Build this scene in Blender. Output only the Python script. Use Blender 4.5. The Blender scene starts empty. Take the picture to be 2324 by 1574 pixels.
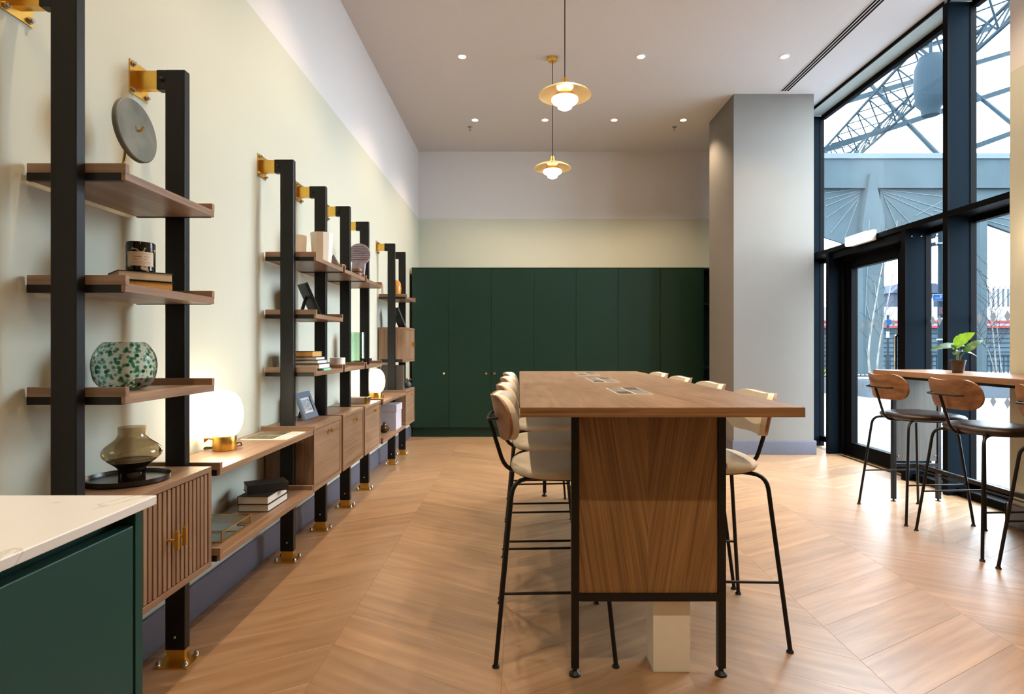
import bpy, bmesh, math, random
from mathutils import Vector, Matrix

random.seed(7)
SC = bpy.context.scene
COL = SC.collection
PI = math.pi

# ------------------------------------------------------------------ camera
F, CX, CY, H = 1340.0, 1178.0, 785.0, 1.15        # focal length and principal point in photo pixels, eye height
cam_d = bpy.data.cameras.new('camera')
cam_d.sensor_width = 36.0
cam_d.lens = 36.0 * F / 2324.0
cam_d.shift_x = (1162.0 - CX) / 2324.0
cam_d.shift_y = -(787.0 - CY) / 2324.0
cam_d.clip_start = 0.02
cam_d.clip_end = 300
cam = bpy.data.objects.new('camera', cam_d)
cam.location = (0, 0, H)
cam.rotation_euler = (PI / 2, 0, 0)
COL.objects.link(cam)
SC.camera = cam

# ------------------------------------------------------------------ sky, sun, exposure
W = bpy.data.worlds.new('overcast_sky')
SC.world = W
W.use_nodes = True
bg = W.node_tree.nodes['Background']
bg.inputs[0].default_value = (0.76, 0.89, 1.0, 1)
bg.inputs[1].default_value = 17.0
vs = SC.view_settings
vs.view_transform = 'Standard'
vs.look = 'None'
vs.exposure = 0.5
vs.gamma = 1.0
vs.use_curve_mapping = False
SC.cycles.use_denoising = True
SC.cycles.max_bounces = 8
SC.cycles.diffuse_bounces = 5
SC.cycles.transmission_bounces = 8
SC.cycles.transparent_max_bounces = 12
SC.cycles.sample_clamp_indirect = 6.0
SC.cycles.caustics_reflective = False
SC.cycles.caustics_refractive = False
WARM = (1.0, 0.78, 0.53)
SPOT_W = 82.0

# ------------------------------------------------------------------ node materials
def _nt(name):
    m = bpy.data.materials.new(name)
    m.use_nodes = True
    nt = m.node_tree
    b = nt.nodes['Principled BSDF']
    return m, nt, b

def rgba(c):
    return (c[0], c[1], c[2], 1.0)

def coords(nt, scale=(1, 1, 1), jitter=True):
    tc = nt.nodes.new('ShaderNodeTexCoord')
    mp = nt.nodes.new('ShaderNodeMapping')
    mp.inputs['Scale'].default_value = scale
    if jitter:
        oi = nt.nodes.new('ShaderNodeObjectInfo')
        ml = nt.nodes.new('ShaderNodeMath'); ml.operation = 'MULTIPLY'; ml.inputs[1].default_value = 37.0
        nt.links.new(oi.outputs['Random'], ml.inputs[0])
        ad = nt.nodes.new('ShaderNodeVectorMath'); ad.operation = 'ADD'
        nt.links.new(tc.outputs['Object'], ad.inputs[0])
        nt.links.new(ml.outputs[0], ad.inputs[1])
        nt.links.new(ad.outputs[0], mp.inputs['Vector'])
    else:
        nt.links.new(tc.outputs['Object'], mp.inputs['Vector'])
    return mp

def ramp(nt, fac, stops):
    r = nt.nodes.new('ShaderNodeValToRGB')
    els = r.color_ramp.elements
    while len(els) < len(stops):
        els.new(0.5)
    for e, (p, c) in zip(els, stops):
        e.position = p
        e.color = rgba(c)
    nt.links.new(fac, r.inputs['Fac'])
    return r

def plain(name, c, rough=0.5, metal=0.0, var=0.04, spec=0.5, bump=0.0, nscale=30):
    m, nt, b = _nt(name)
    mp = coords(nt)
    n = nt.nodes.new('ShaderNodeTexNoise')
    n.inputs['Scale'].default_value = nscale
    n.inputs['Detail'].default_value = 3
    nt.links.new(mp.outputs[0], n.inputs['Vector'])
    lo = tuple(x * (1 - var) for x in c)
    hi = tuple(min(1, x * (1 + var)) for x in c)
    r = ramp(nt, n.outputs['Fac'], [(0.3, lo), (0.7, hi)])
    nt.links.new(r.outputs[0], b.inputs['Base Color'])
    b.inputs['Roughness'].default_value = rough
    b.inputs['Metallic'].default_value = metal
    b.inputs['Specular IOR Level'].default_value = spec
    if bump:
        bp = nt.nodes.new('ShaderNodeBump')
        bp.inputs['Strength'].default_value = bump
        bp.inputs['Distance'].default_value = 0.002
        nt.links.new(n.outputs['Fac'], bp.inputs['Height'])
        nt.links.new(bp.outputs[0], b.inputs['Normal'])
    return m

def wood(name, lo, hi, axis='y', rough=0.42, fine=70.0, wave=2.2, tone=0.0, bump=0.12, skew=0.0, figure=0.5):
    """straight grain running along one axis, with cathedral figure and pores"""
    m, nt, b = _nt(name)
    k = {'x': 0, 'y': 1, 'z': 2}[axis]
    s1 = [fine] * 3; s1[k] = 1.6
    s2 = [7.0] * 3; s2[k] = 0.8
    mp1, mp2 = coords(nt, s1), coords(nt, s2)
    if skew:
        for mp in (mp1, mp2):
            mp.vector_type = 'TEXTURE'
            mp.inputs['Scale'].default_value = [1.0 / v for v in mp.inputs['Scale'].default_value]
            mp.inputs['Rotation'].default_value = (0, math.radians(skew), 0)
    n1 = nt.nodes.new('ShaderNodeTexNoise'); n1.inputs['Scale'].default_value = 1.0
    n1.inputs['Detail'].default_value = 5; n1.inputs['Roughness'].default_value = 0.65
    n2 = nt.nodes.new('ShaderNodeTexNoise'); n2.inputs['Scale'].default_value = 1.0
    n2.inputs['Detail'].default_value = 3; n2.inputs['Distortion'].default_value = wave
    nt.links.new(mp1.outputs[0], n1.inputs['Vector'])
    nt.links.new(mp2.outputs[0], n2.inputs['Vector'])
    mx = nt.nodes.new('ShaderNodeMix'); mx.data_type = 'FLOAT'
    mx.inputs[0].default_value = figure
    nt.links.new(n1.outputs['Fac'], mx.inputs[2]); nt.links.new(n2.outputs['Fac'], mx.inputs[3])
    mid = tuple((a + c) / 2 for a, c in zip(lo, hi))
    r = ramp(nt, mx.outputs[0], [(0.37, lo), (0.5, mid), (0.63, hi)])
    out = r.outputs[0]
    if tone:
        oi = nt.nodes.new('ShaderNodeObjectInfo')
        hsv = nt.nodes.new('ShaderNodeHueSaturation')
        mr = nt.nodes.new('ShaderNodeMapRange')
        mr.inputs['To Min'].default_value = 1 - tone; mr.inputs['To Max'].default_value = 1 + tone
        nt.links.new(oi.outputs['Random'], mr.inputs['Value'])
        nt.links.new(mr.outputs[0], hsv.inputs['Value'])
        nt.links.new(out, hsv.inputs['Color'])
        out = hsv.outputs[0]
    nt.links.new(out, b.inputs['Base Color'])
    b.inputs['Roughness'].default_value = rough
    bp = nt.nodes.new('ShaderNodeBump')
    bp.inputs['Strength'].default_value = bump
    bp.inputs['Distance'].default_value = 0.001
    nt.links.new(n1.outputs['Fac'], bp.inputs['Height'])
    nt.links.new(bp.outputs[0], b.inputs['Normal'])
    return m

def metal(name, c, rough=0.25):
    return plain(name, c, rough, 1.0, 0.05, nscale=12)

def emit(name, c, s):
    m = bpy.data.materials.new(name); m.use_nodes = True
    nt = m.node_tree
    for n in list(nt.nodes):
        nt.nodes.remove(n)
    e = nt.nodes.new('ShaderNodeEmission'); e.inputs[0].default_value = rgba(c); e.inputs[1].default_value = s
    o = nt.nodes.new('ShaderNodeOutputMaterial')
    nt.links.new(e.outputs[0], o.inputs[0])
    return m

def pane_glass(name, tint=(0.96, 0.98, 0.98)):
    m = bpy.data.materials.new(name); m.use_nodes = True
    nt = m.node_tree
    for n in list(nt.nodes):
        nt.nodes.remove(n)
    t = nt.nodes.new('ShaderNodeBsdfTransparent'); t.inputs[0].default_value = rgba(tint)
    g = nt.nodes.new('ShaderNodeBsdfGlossy'); g.inputs['Roughness'].default_value = 0.02
    lw = nt.nodes.new('ShaderNodeLayerWeight'); lw.inputs[0].default_value = 0.5
    pw = nt.nodes.new('ShaderNodeMath'); pw.operation = 'POWER'; pw.inputs[1].default_value = 5.0
    fr = nt.nodes.new('ShaderNodeMath'); fr.operation = 'MULTIPLY_ADD'; fr.inputs[1].default_value = 0.7; fr.inputs[2].default_value = 0.025
    nt.links.new(lw.outputs['Facing'], pw.inputs[0]); nt.links.new(pw.outputs[0], fr.inputs[0])
    mx = nt.nodes.new('ShaderNodeMixShader')
    o = nt.nodes.new('ShaderNodeOutputMaterial')
    nt.links.new(fr.outputs[0], mx.inputs[0]); nt.links.new(t.outputs[0], mx.inputs[1])
    nt.links.new(g.outputs[0], mx.inputs[2]); nt.links.new(mx.outputs[0], o.inputs[0])
    return m

def roof_glass(name):
    m = bpy.data.materials.new(name); m.use_nodes = True
    nt = m.node_tree
    for n in list(nt.nodes):
        nt.nodes.remove(n)
    t = nt.nodes.new('ShaderNodeBsdfTransparent'); t.inputs[0].default_value = (0.93, 0.97, 0.98, 1)
    g = nt.nodes.new('ShaderNodeBsdfGlossy'); g.inputs['Roughness'].default_value = 0.1
    mx = nt.nodes.new('ShaderNodeMixShader'); mx.inputs[0].default_value = 0.002  # reflection cut to a trace so bright sky doesn't wash out the ribs
    o = nt.nodes.new('ShaderNodeOutputMaterial')
    nt.links.new(t.outputs[0], mx.inputs[1]); nt.links.new(g.outputs[0], mx.inputs[2]); nt.links.new(mx.outputs[0], o.inputs[0])
    return m

def clear_glass(name, c, rough=0.0, ior=1.45):
    m, nt, b = _nt(name)
    b.inputs['Base Color'].default_value = rgba(c)
    b.inputs['Transmission Weight'].default_value = 1.0
    b.inputs['Roughness'].default_value = rough
    b.inputs['IOR'].default_value = ior
    return m

def two_tone(name, low, high, zsplit):
    """painted wall with a crisp horizontal colour break at a height above the floor"""
    m, nt, b = _nt(name)
    tc = nt.nodes.new('ShaderNodeTexCoord')
    sp = nt.nodes.new('ShaderNodeSeparateXYZ')
    gt = nt.nodes.new('ShaderNodeMath'); gt.operation = 'GREATER_THAN'; gt.inputs[1].default_value = zsplit
    nt.links.new(tc.outputs['Object'], sp.inputs[0]); nt.links.new(sp.outputs['Z'], gt.inputs[0])
    mx = nt.nodes.new('ShaderNodeMix'); mx.data_type = 'RGBA'
    mx.inputs[6].default_value = rgba(low); mx.inputs[7].default_value = rgba(high)
    nt.links.new(gt.outputs[0], mx.inputs[0]); nt.links.new(mx.outputs[2], b.inputs['Base Color'])
    b.inputs['Roughness'].default_value = 0.75
    n = nt.nodes.new('ShaderNodeTexNoise'); n.inputs['Scale'].default_value = 160
    bp = nt.nodes.new('ShaderNodeBump'); bp.inputs['Strength'].default_value = 0.05; bp.inputs['Distance'].default_value = 0.001
    nt.links.new(tc.outputs['Object'], n.inputs['Vector']); nt.links.new(n.outputs['Fac'], bp.inputs['Height'])
    nt.links.new(bp.outputs[0], b.inputs['Normal'])
    return m

def voronoi_spots(name, base, spots, scale, thresh, rough=0.1, trans=0.0):
    m, nt, b = _nt(name)
    mp = coords(nt, jitter=False)
    v = nt.nodes.new('ShaderNodeTexVoronoi'); v.inputs['Scale'].default_value = scale
    n = nt.nodes.new('ShaderNodeTexNoise'); n.inputs['Scale'].default_value = scale * 1.3
    ad = nt.nodes.new('ShaderNodeMath'); ad.operation = 'MULTIPLY_ADD'; ad.inputs[1].default_value = 0.35
    nt.links.new(mp.outputs[0], v.inputs['Vector']); nt.links.new(mp.outputs[0], n.inputs['Vector'])
    nt.links.new(n.outputs['Fac'], ad.inputs[0]); nt.links.new(v.outputs['Distance'], ad.inputs[2])
    r = ramp(nt, ad.outputs[0], [(thresh - 0.05, spots), (thresh + 0.05, base)])
    nt.links.new(r.outputs[0], b.inputs['Base Color'])
    b.inputs['Roughness'].default_value = rough
    b.inputs['Transmission Weight'].default_value = trans
    b.inputs['IOR'].default_value = 1.2 if trans else 1.45
    return m

def stripes(name, a, c, axis, scale, rough=0.4):
    m, nt, b = _nt(name)
    mp = coords(nt, jitter=False)
    w = nt.nodes.new('ShaderNodeTexWave'); w.bands_direction = axis.upper(); w.inputs['Scale'].default_value = scale
    nt.links.new(mp.outputs[0], w.inputs['Vector'])
    r = ramp(nt, w.outputs['Fac'], [(0.45, a), (0.55, c)])
    nt.links.new(r.outputs[0], b.inputs['Base Color'])
    b.inputs['Roughness'].default_value = rough
    return m

M = {}
SAGE, WHITEP = (0.565, 0.56, 0.465), (0.69, 0.655, 0.65)
M['wall'] = two_tone('sage and white paint', SAGE, WHITEP, 2.905)
M['ceiling'] = plain('ceiling paint', (0.71, 0.69, 0.705), 0.8, var=0.01)
M['column'] = plain('column paint', (0.172, 0.155, 0.138), 0.8, var=0.02, nscale=4)
M['skirting'] = plain('lilac grey gloss', (0.105, 0.105, 0.138), 0.45)
M['slab'] = plain('brown joint screed', (0.20, 0.12, 0.07), 0.9)  # brown base that shows in the joints between planks
M['plank'] = wood('oiled oak plank', (0.272, 0.152, 0.077), (0.40, 0.242, 0.132), 'x', 0.37, fine=26.0, wave=3.0, tone=0.10, bump=0.04)
M['plank'].node_tree.nodes['Principled BSDF'].inputs['Specular IOR Level'].default_value = 1.0
M['walnut_y'] = wood('walnut along wall', (0.175, 0.098, 0.056), (0.33, 0.20, 0.125), 'y', 0.40, 60)
M['walnut_x'] = wood('walnut across', (0.175, 0.098, 0.056), (0.33, 0.20, 0.125), 'x', 0.40, 60)
M['walnut_z'] = wood('walnut upright grain', (0.165, 0.092, 0.052), (0.31, 0.19, 0.118), 'z', 0.40, 60)
M['oak_x'] = wood('table oak across', (0.13, 0.060, 0.024), (0.36, 0.19, 0.085), 'x', 0.38, 120, figure=0.25)
M['oak_y'] = wood('table oak lengthwise', (0.150, 0.086, 0.048), (0.275, 0.165, 0.097), 'y', 0.34, 34, wave=4.0)
M['oak_l'] = wood('veneer panel left leaf', (0.165, 0.082, 0.029), (0.345, 0.190, 0.077), 'z', 0.45, 130, wave=3.0, skew=-9, figure=0.3)
M['oak_r'] = wood('veneer panel right leaf', (0.165, 0.082, 0.029), (0.345, 0.190, 0.077), 'z', 0.45, 130, wave=3.0, skew=9, figure=0.3)
M['bar_wood'] = wood('bar top wood', (0.22, 0.115, 0.055), (0.38, 0.21, 0.11), 'y', 0.30, 50)
M['grey_wood'] = wood('grey washed panel', (0.075, 0.062, 0.052), (0.125, 0.105, 0.090), 'z', 0.5, 120)
M['back_wood'] = wood('walnut ply back', (0.12, 0.048, 0.019), (0.38, 0.18, 0.078), 'y', 0.36, 30, wave=2.0)
M['black'] = plain('black powder coat', (0.006, 0.0055, 0.006), 0.40, spec=0.32)
M['frame_black'] = plain('anodised dark frame', (0.003, 0.003, 0.0035), 0.5, spec=0.03)
M['fin_blue'] = plain('dark blue grey cladding', (0.0035, 0.0065, 0.010), 0.6, spec=0.015)
M['brass'] = metal('brushed brass', (0.78, 0.47, 0.10), 0.28)
M['pale_brass'] = metal('pale brass', (0.86, 0.66, 0.32), 0.25)
M['lamp_gold'] = plain('satin gold lacquer', (0.80, 0.62, 0.34), 0.45, 0.55, nscale=12)
M['chrome'] = metal('steel bolt', (0.55, 0.52, 0.48), 0.22)
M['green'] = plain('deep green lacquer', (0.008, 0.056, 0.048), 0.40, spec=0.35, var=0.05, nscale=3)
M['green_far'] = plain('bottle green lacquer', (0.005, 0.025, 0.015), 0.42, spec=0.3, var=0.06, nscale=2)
M['quartz'] = plain('pale veined quartz', (0.73, 0.75, 0.78), 0.22, var=0.05, nscale=14)
def veined(name, base, vein, scale, rough):
    m, nt, b = _nt(name)
    mp = coords(nt, (scale, scale * 0.6, scale))
    n = nt.nodes.new('ShaderNodeTexNoise'); n.inputs['Scale'].default_value = 1.0
    n.inputs['Detail'].default_value = 8; n.inputs['Distortion'].default_value = 1.2
    nt.links.new(mp.outputs[0], n.inputs['Vector'])
    r = ramp(nt, n.outputs['Fac'], [(0.0, base), (0.545, base), (0.56, vein), (0.575, base), (1.0, tuple(x * 0.96 for x in base))])
    nt.links.new(r.outputs[0], b.inputs['Base Color'])
    b.inputs['Roughness'].default_value = rough
    return m
M['quartz'] = veined('pale veined quartz top', (0.75, 0.76, 0.78), (0.56, 0.55, 0.54), 4.5, 0.25)
M['fabric'] = plain('oat bouclé', (0.66, 0.58, 0.47), 0.95, var=0.14, bump=0.5, nscale=420)
M['leather'] = plain('dark brown leather', (0.030, 0.016, 0.011), 0.36, var=0.15, bump=0.15, nscale=180)
M['white'] = plain('white lacquer', (0.86, 0.84, 0.79), 0.5, var=0.02)
M['porcelain'] = plain('matt porcelain', (0.82, 0.74, 0.64), 0.5, var=0.02)
M['slot_dark'] = plain('dark slot', (0.012, 0.010, 0.009), 0.9, spec=0.02)
M['opal'] = emit('lit opal globe', (1.0, 0.86, 0.62), 11.0)
M['opal_pendant'] = emit('lit pendant opal', (1.0, 0.84, 0.58), 4.5)
M['bulb'] = emit('downlight lamp', (1.0, 0.86, 0.64), 40.0)
M['exit_light'] = emit('emergency tube', (0.95, 0.98, 1.0), 5.0)
M['head_grey'] = plain('grey head lining', (0.40, 0.45, 0.43), 0.6)
M['glass'] = pane_glass('window glass')
M['roof_glass'] = roof_glass('low reflection roof glass')
M['clear'] = clear_glass('clear box glass', (0.9, 0.95, 0.95))
M['thinglass'] = pane_glass('thin clear glass', (0.93, 0.97, 0.97))
M['paper'] = plain('book pages', (0.62, 0.49, 0.33), 0.9, var=0.06, nscale=300)
M['paper_w'] = plain('white pages', (0.78, 0.72, 0.64), 0.9, var=0.04, nscale=300)
M['paper_y'] = plain('yellowed pages', (0.62, 0.33, 0.09), 0.9, var=0.08, nscale=300)

# ------------------------------------------------------------------ mesh builder
ORG = {}

class MB:
    def __init__(self):
        self.bm = bmesh.new()

    def box(self, x0, x1, y0, y1, z0, z1, bev=0.0, rot=None, piv=None):
        bm = self.bm
        vs_ = [bm.verts.new(p) for p in ((x0, y0, z0), (x1, y0, z0), (x1, y1, z0), (x0, y1, z0),
                                         (x0, y0, z1), (x1, y0, z1), (x1, y1, z1), (x0, y1, z1))]
        fs = [bm.faces.new([vs_[i] for i in q]) for q in
              ((0, 3, 2, 1), (4, 5, 6, 7), (0, 1, 5, 4), (1, 2, 6, 5), (2, 3, 7, 6), (3, 0, 4, 7))]
        geo = vs_
        if bev > 0:
            es = list({e for f in fs for e in f.edges})
            r = bmesh.ops.bevel(bm, geom=es, offset=bev, segments=2, affect='EDGES', profile=0.5)
            geo = list({v for f in r['faces'] for v in f.verts} | {v for v in vs_ if v.is_valid})
        if rot is not None:
            p = Vector(piv) if piv else Vector(((x0 + x1) / 2, (y0 + y1) / 2, (z0 + z1) / 2))
            bmesh.ops.rotate(bm, cent=p, matrix=rot, verts=geo)
        return self

    def cyl(self, p0, p1, r0, r1=None, seg=16, cap=True):
        r1 = r0 if r1 is None else r1
        p0, p1 = Vector(p0), Vector(p1)
        d = (p1 - p0).normalized()
        a = d.orthogonal().normalized(); b = d.cross(a)
        rings = []
        for p, r in ((p0, r0), (p1, r1)):
            rings.append([self.bm.verts.new(p + (a * math.cos(t) + b * math.sin(t)) * r)
                          for t in (2 * PI * i / seg for i in range(seg))])
        for i in range(seg):
            j = (i + 1) % seg
            self.bm.faces.new((rings[0][i], rings[0][j], rings[1][j], rings[1][i]))
        if cap:
            self.bm.faces.new(rings[0][::-1]); self.bm.faces.new(rings[1])
        return self

    def lathe(self, prof, c=(0, 0, 0), seg=32, sx=1.0, sy=1.0, tilt=None):
        """profile of (radius, height); radius 0 closes to a point"""
        c = Vector(c)
        rings = []
        new = []
        for r, z in prof:
            if r <= 1e-6:
                v = self.bm.verts.new(c + Vector((0, 0, z))); rings.append([v]); new.append(v)
            else:
                rr = [self.bm.verts.new(c + Vector((r * sx * math.cos(2 * PI * i / seg), r * sy * math.sin(2 * PI * i / seg), z)))
                      for i in range(seg)]
                rings.append(rr); new += rr
        for a, b in zip(rings, rings[1:]):
            for i in range(seg):
                j = (i + 1) % seg
                if len(a) == 1 and len(b) == 1:
                    continue
                if len(a) == 1:
                    self.bm.faces.new((a[0], b[j], b[i]))
                elif len(b) == 1:
                    self.bm.faces.new((a[i], a[j], b[0]))
                else:
                    self.bm.faces.new((a[i], a[j], b[j], b[i]))
        if tilt is not None:
            bmesh.ops.rotate(self.bm, cent=c, matrix=tilt, verts=new)
        return self

    def slathe(self, prof, c, seg=64, n=6):
        """lathe with the profile rounded by a Catmull-Rom curve"""
        P = [prof[0]] + list(prof) + [prof[-1]]
        out = []
        for i in range(1, len(P) - 2):
            p0, p1, p2, p3 = P[i - 1], P[i], P[i + 1], P[i + 2]
            for k in range(n):
                t = k / n
                q = [0.5 * (2 * p1[d] + (p2[d] - p0[d]) * t + (2 * p0[d] - 5 * p1[d] + 4 * p2[d] - p3[d]) * t * t + (3 * p1[d] - p0[d] - 3 * p2[d] + p3[d]) * t ** 3) for d in (0, 1)]
                out.append((max(q[0], 0.0), q[1]))
        out.append(P[-2])
        return out

    def ball(self, c, r, seg=12, rings=8, sz=1.0):
        prof = [(r * math.sin(PI * i / rings), -r * sz * math.cos(PI * i / rings)) for i in range(rings + 1)]
        prof[0] = (0, -r * sz); prof[-1] = (0, r * sz)
        return self.lathe(prof, c, seg)

    def tube(self, pts, r, seg=8, fillet=0.0, closed=False, cap=True, r_end=None):
        pts = [Vector(p) for p in pts]
        if fillet > 0 and not closed:
            out = [pts[0]]
            for a, b, c in zip(pts, pts[1:], pts[2:]):
                u, w = (a - b), (c - b)
                k = min(fillet, u.length * 0.48, w.length * 0.48)
                s, e = b + u.normalized() * k, b + w.normalized() * k
                for t in (0, 0.2, 0.4, 0.6, 0.8, 1.0):
                    out.append(s * (1 - t) ** 2 + b * 2 * t * (1 - t) + e * t * t)
            out.append(pts[-1])
            pts = out
        n = len(pts)
        tang = []
        for i in range(n):
            if closed:
                tang.append((pts[(i + 1) % n] - pts[i - 1]).normalized())
            else:
                tang.append((pts[min(i + 1, n - 1)] - pts[max(i - 1, 0)]).normalized())
        nrm = tang[0].orthogonal().normalized()
        rings = []
        for i in range(n):
            nrm = (nrm - tang[i] * nrm.dot(tang[i]))
            nrm = nrm.normalized() if nrm.length > 1e-6 else tang[i].orthogonal().normalized()
            bn = tang[i].cross(nrm)
            rad = r if r_end is None else r + (r_end - r) * i / (n - 1)
            rings.append([self.bm.verts.new(pts[i] + (nrm * math.cos(t) + bn * math.sin(t)) * rad)
                          for t in (2 * PI * q / seg for q in range(seg))])
        rng = range(n if closed else n - 1)
        for i in rng:
            a, b = rings[i], rings[(i + 1) % n]
            for q in range(seg):
                w = (q + 1) % seg
                self.bm.faces.new((a[q], a[w], b[w], b[q]))
        if cap and not closed:
            self.bm.faces.new(rings[0][::-1]); self.bm.faces.new(rings[-1])
        return self

    def prism(self, poly, d0, d1, plane='xz'):
        """polygon extruded between two depths; plane names the polygon's axes"""
        def P(u, w, d):
            return {'xz': (u, d, w), 'yz': (d, u, w), 'xy': (u, w, d)}[plane]
        a = [self.bm.verts.new(P(u, w, d0)) for u, w in poly]
        b = [self.bm.verts.new(P(u, w, d1)) for u, w in poly]
        self.bm.faces.new(a); self.bm.faces.new(b[::-1])
        n = len(poly)
        for i in range(n):
            j = (i + 1) % n
            self.bm.faces.new((a[j], a[i], b[i], b[j]))
        return self

    def face(self, pts):
        self.bm.faces.new([self.bm.verts.new(p) for p in pts])
        return self

    def build(self, name, mat, parent=None, smooth=False, loc=None, label=None, cat=None, group=None, kind=None):
        bm = self.bm
        bmesh.ops.recalc_face_normals(bm, faces=bm.faces)
        if parent is not None:
            o0 = ORG.get(parent.name, Vector((0, 0, 0)))
        else:
            o0 = Vector(loc) if loc is not None else Vector((0, 0, 0))
        if o0.length > 0:
            bmesh.ops.translate(bm, vec=-o0, verts=bm.verts)
        me = bpy.data.meshes.new(name)
        bm.to_mesh(me); bm.free()
        if smooth:
            me.polygons.foreach_set('use_smooth', [True] * len(me.polygons))
            try:
                me.set_sharp_from_angle(angle=math.radians(smooth if smooth is not True else 40))
            except Exception:
                pass
        me.materials.append(M[mat] if isinstance(mat, str) else mat)
        ob = bpy.data.objects.new(name, me)
        COL.objects.link(ob)
        if parent is not None:
            ob.parent = parent
        else:
            ob.location = o0
        ORG[ob.name] = o0
        tag(ob, label, cat, group, kind)
        return ob

def tag(o, label=None, cat=None, group=None, kind=None):
    if label: o['label'] = label
    if cat: o['category'] = cat
    if group: o['group'] = group
    if kind: o['kind'] = kind
    return o

def thing(name, label, cat, loc=(0, 0, 0), group=None, kind=None, rz=0.0):
    o = bpy.data.objects.new(name, None)
    o.empty_display_size = 0.05
    COL.objects.link(o)
    o.location = loc
    o.rotation_euler.z = rz
    ORG[o.name] = Vector(loc)
    return tag(o, label, cat, group, kind)

def copy_tree(o, parent=None):
    c = o.copy()
    COL.objects.link(c)
    if parent is not None:
        c.parent = parent
    for ch in list(o.children):
        copy_tree(ch, c)
    return c

def part(parent, name, mat, *boxes, bev=0.0):
    b = MB()
    for q in boxes:
        b.box(*q, bev=bev)
    return b.build(name, mat, parent)

def S(px, py, Y):                      # a photo pixel at a known depth
    return ((px - CX) * Y / F, Y, H - (py - CY) * Y / F)

def spot(parent, loc, power, angle=112, blend=0.65, color=WARM, r=0.035):
    d = bpy.data.lights.new('lamp_beam', 'SPOT')
    d.energy = power; d.color = color; d.spot_size = math.radians(angle); d.spot_blend = blend
    d.shadow_soft_size = r
    o = bpy.data.objects.new('lamp_beam', d)
    COL.objects.link(o)
    o.parent = parent
    o.location = Vector(loc) - ORG.get(parent.name, Vector((0, 0, 0)))
    return o

def point(parent, loc, power, color=WARM, r=0.03):
    d = bpy.data.lights.new('lamp_glow', 'POINT')
    d.energy = power; d.color = color; d.shadow_soft_size = r
    o = bpy.data.objects.new('lamp_glow', d)
    COL.objects.link(o)
    o.parent = parent
    o.location = Vector(loc) - ORG.get(parent.name, Vector((0, 0, 0)))
    return o

# ------------------------------------------------------------------ room shell
XW, YB, ZC = -1.385, 8.14, 3.83          # left wall, back wall, ceiling
XR, XG, XF = 3.15, 3.51, 3.30            # right pier face, glass plane, inner edge of the mullions
YN = -2.2                                # wall behind the camera
YP = 3.79                                # far corner of the right pier

fl = MB().box(XW, XG + 0.05, YN, YB, -0.10, -0.012).build('floor', 'slab', kind='structure')
PX = [-1.372, -0.715, -0.06, 0.595, 1.25, 1.905, 2.56, 3.215, 3.375]
TAN = math.tan(math.radians(30))
SP = 0.262
plank_mesh = {}
def plank(col, y0, up):
    x0, x1 = PX[col] + 0.0003, PX[col + 1] - 0.0003
    w = x1 - x0
    key = (round(w, 3), up)
    ang = math.radians(30) * (1 if up else -1)
    dy = w * TAN * (1 if up else -1)
    cx, cy = (x0 + x1) / 2, y0 + dy / 2 + SP / 2
    if key not in plank_mesh:
        R = Matrix.Rotation(-ang, 3, 'Z')
        def ring(ins, z):
            q = [(-w / 2 + ins, -dy / 2 - SP / 2 + 0.0003 + ins), (w / 2 - ins, dy / 2 - SP / 2 + 0.0003 + ins),
                 (w / 2 - ins, dy / 2 + SP / 2 - 0.0003 - ins), (-w / 2 + ins, -dy / 2 + SP / 2 - 0.0003 - ins)]
            return [R @ Vector((a, b, z)) for a, b in q]
        vv = ring(0, -0.012) + ring(0, -0.0004) + ring(0.0007, 0.0)
        ff = [(0, 1, 5, 4), (1, 2, 6, 5), (2, 3, 7, 6), (3, 0, 4, 7),
              (4, 5, 9, 8), (5, 6, 10, 9), (6, 7, 11, 10), (7, 4, 8, 11), (8, 9, 10, 11)]
        me = bpy.data.meshes.new('plank')
        me.from_pydata([tuple(v) for v in vv], [], ff)
        me.materials.append(M['plank'])
        plank_mesh[key] = me
    o = bpy.data.objects.new('plank', plank_mesh[key])
    COL.objects.link(o)
    o.parent = fl
    o.location = (cx, cy, 0.0)
    o.rotation_euler.z = ang
for c in range(len(PX) - 1):
    up = (c % 2 == 0)
    off = 0.0 if up else (PX[1] - PX[0]) * TAN
    y = -0.72 + (off if not up else 0)
    off_end = 7.9
    while y < off_end:
        plank(c, y, up)
        y += SP

MB().box(XW - 0.15, XG + 0.05, YN, YB + 0.15, ZC, ZC + 0.15).build('ceiling', 'ceiling', kind='structure')
MB().box(XW - 0.15, XW, YN, YB, -0.1, ZC).build('wall_left', 'wall', kind='structure')
MB().box(XW, XG + 0.05, YB, YB + 0.15, -0.1, ZC).build('wall_back', 'wall', kind='structure')
MB().box(XW - 0.15, XG + 0.3, YN - 0.15, YN, -0.1, ZC).build('wall_front', 'wall', kind='structure')
MB().box(XR, XG + 0.05, YN, YP, -0.1, ZC).build('wall_right', 'wall', kind='structure')
MB().box(XF, XG + 0.03, 6.89, YB, -0.1, ZC).build('wall_right_far_daylight_block', 'wall', kind='structure')  # unseen solid wall instead of glazing, added to cut daylight at the back
MB().box(XW, XW + 0.018, YN, YB, 0, 0.145, bev=0.004).build('baseboard_left', 'skirting', kind='structure')
b = MB().box(XR - 0.018, XR, YN, YP + 0.018, 0, 0.145, bev=0.004)
b.box(XR - 0.018, XF, YP, YP + 0.018, 0, 0.145, bev=0.004)
b.build('baseboard_right', 'skirting', kind='structure')
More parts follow.
